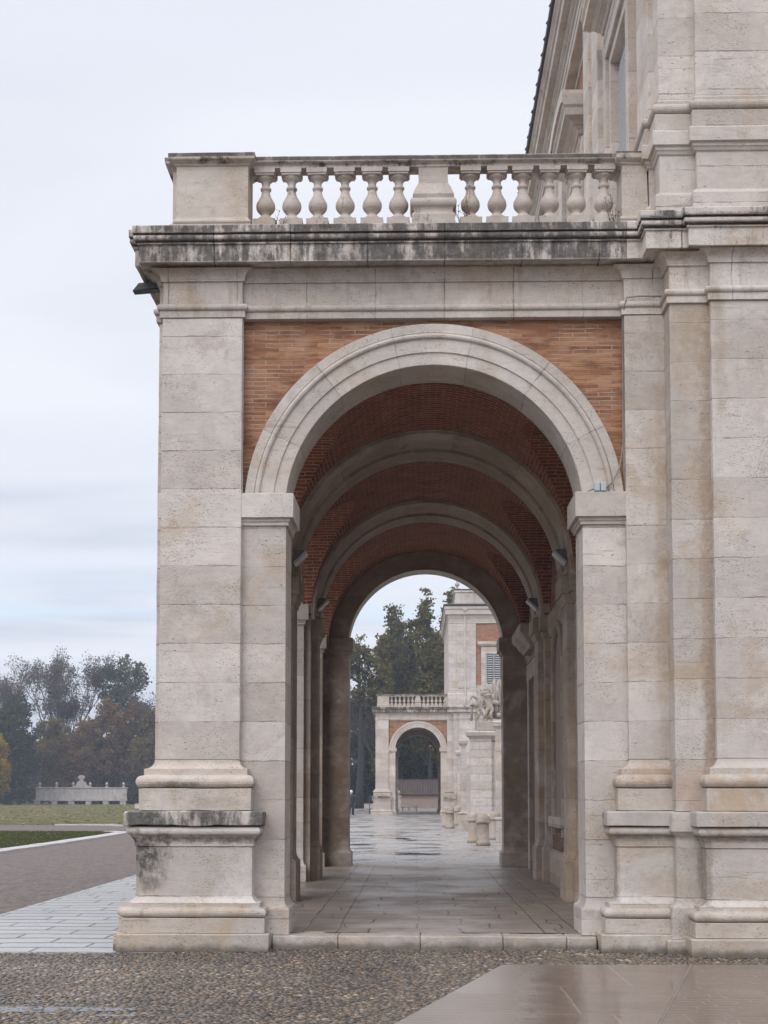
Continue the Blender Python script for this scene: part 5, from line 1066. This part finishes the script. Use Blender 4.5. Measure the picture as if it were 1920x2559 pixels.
PLB=['leftmost and shortest poplar above the balustrade of the far pavilion','slender twin topped poplar, second from the left above the far pavilion','slender poplar close beside the twin topped one above the far pavilion','lower poplar in the middle gap above the far pavilion','broad tall brownish poplar left of the far palace block','tall poplar touching the corner of the far palace block','poplar hidden behind the far palace block']
for k,(x,y,h,w_) in enumerate(POP):
    B=[]; r=random.Random(100+k)
    nb=15
    for i in range(nb):
        z=h*(.22+.76*(i+.5)/nb); kk=(1-((i+.5)/nb-.35)**2*1.9); wd=w_*max(.32,kk); B.append((r.uniform(-.45,.45)*wd,r.uniform(-.4,.4)*wd,min(z,h-.8),wd*r.uniform(.55,.85),wd*.7,h*.055*r.uniform(.8,1.3)))
    if w_>1.7:
        for i in range(7): B.append((r.uniform(-1.1,1.1)*w_,0,h*r.uniform(.35,.8),w_*.6,w_*.6,1.6))
    tree(PLB[k],x,y,h,B,'l_poplar',int(9000*w_),.19,.3,seed=110+k,clump=.65,name='poplar_tree',group='poplars behind the far pavilion',z0=.1,trunk_top=.9)
tree('low rounded green tree filling the skyline under the poplars',-1.2,168,13.5,blobs_round(13.5,4.6,16,130,.1),'l_poplar',14000,.2,.35,seed=131,z0=.1)
tree('dense dark tree under the broad poplar behind the far pavilion',2.8,170,15.0,blobs_round(15,5,16,132,.1),'l_dark',14000,.22,.35,seed=133,z0=.1)
tree('dark hedge like tree behind the railing beyond the plaza',-6.6,168,9.5,blobs_round(9.5,3.6,12,134,.05,.85),'l_dark',12000,.2,.3,seed=135,z0=.1)
tree('dim olive tree seen through the right side of the far pavilion arch',2.2,196,9.5,blobs_round(9.5,2.6,10,136,.15),'l_olive',8000,.18,.25,seed=137)
bare('slim bare tree seen in the middle of the far pavilion arch',-.35,185,8.0,41,depth=5,leaf=6,tr=.22,lm='l_olive')
# far woods as one mass
def woods(name,label,x0,x1,y0,y1,hf,n,lm,size=.5,seed=5):
    g=np.random.default_rng(seed); x=g.uniform(x0,x1,n); y=g.uniform(y0,y1,n); H=np.array([hf(a_) for a_ in x]); z=H*g.uniform(0,1,n)**.8
    cl_=np.array([noise.noise(Vector((x[i]*.3,y[i]*.3,z[i]*.3))) for i in range(n)]); W,Fq=quads(np.stack([x,y,z],1),size*g.uniform(.5,1.4,n)); 
    o=npmesh(name,W,Fq,np.repeat(np.clip(.45+cl_*.6+g.normal(size=n)*.1,0,1),4),M[lm]); return tag(o,label,'woods',None,'stuff')
woods('distant_woods','dim mass of distant woodland closing the view behind the trees',-110,-25,244,252,lambda x:11+3.5*noise.noise(Vector((x*.12,3,0))),26000,'l_bare',.42,5)
woods('distant_woods','dark distant woodland seen through the far pavilion arch and beyond the railing',-24,26,200,206,lambda x:15+2.5*noise.noise(Vector((x*.2,7,0))),24000,'l_bare',.36,6)

# ------------------------------------------------------------------ the damp air over the gardens
a=MB(); a.box(-300,300,-60,600,-1.2,40); m,T=mat('damp air'); pv=T.n('ShaderNodeVolumePrincipled',{'Color':(.78,.86,1,1),'Density':.0006,'Anisotropy':.0}); T.n('ShaderNodeOutputMaterial',{'Volume':pv.outputs[0]})
tag(obj('haze',a,m),None,None,None,'stuff')
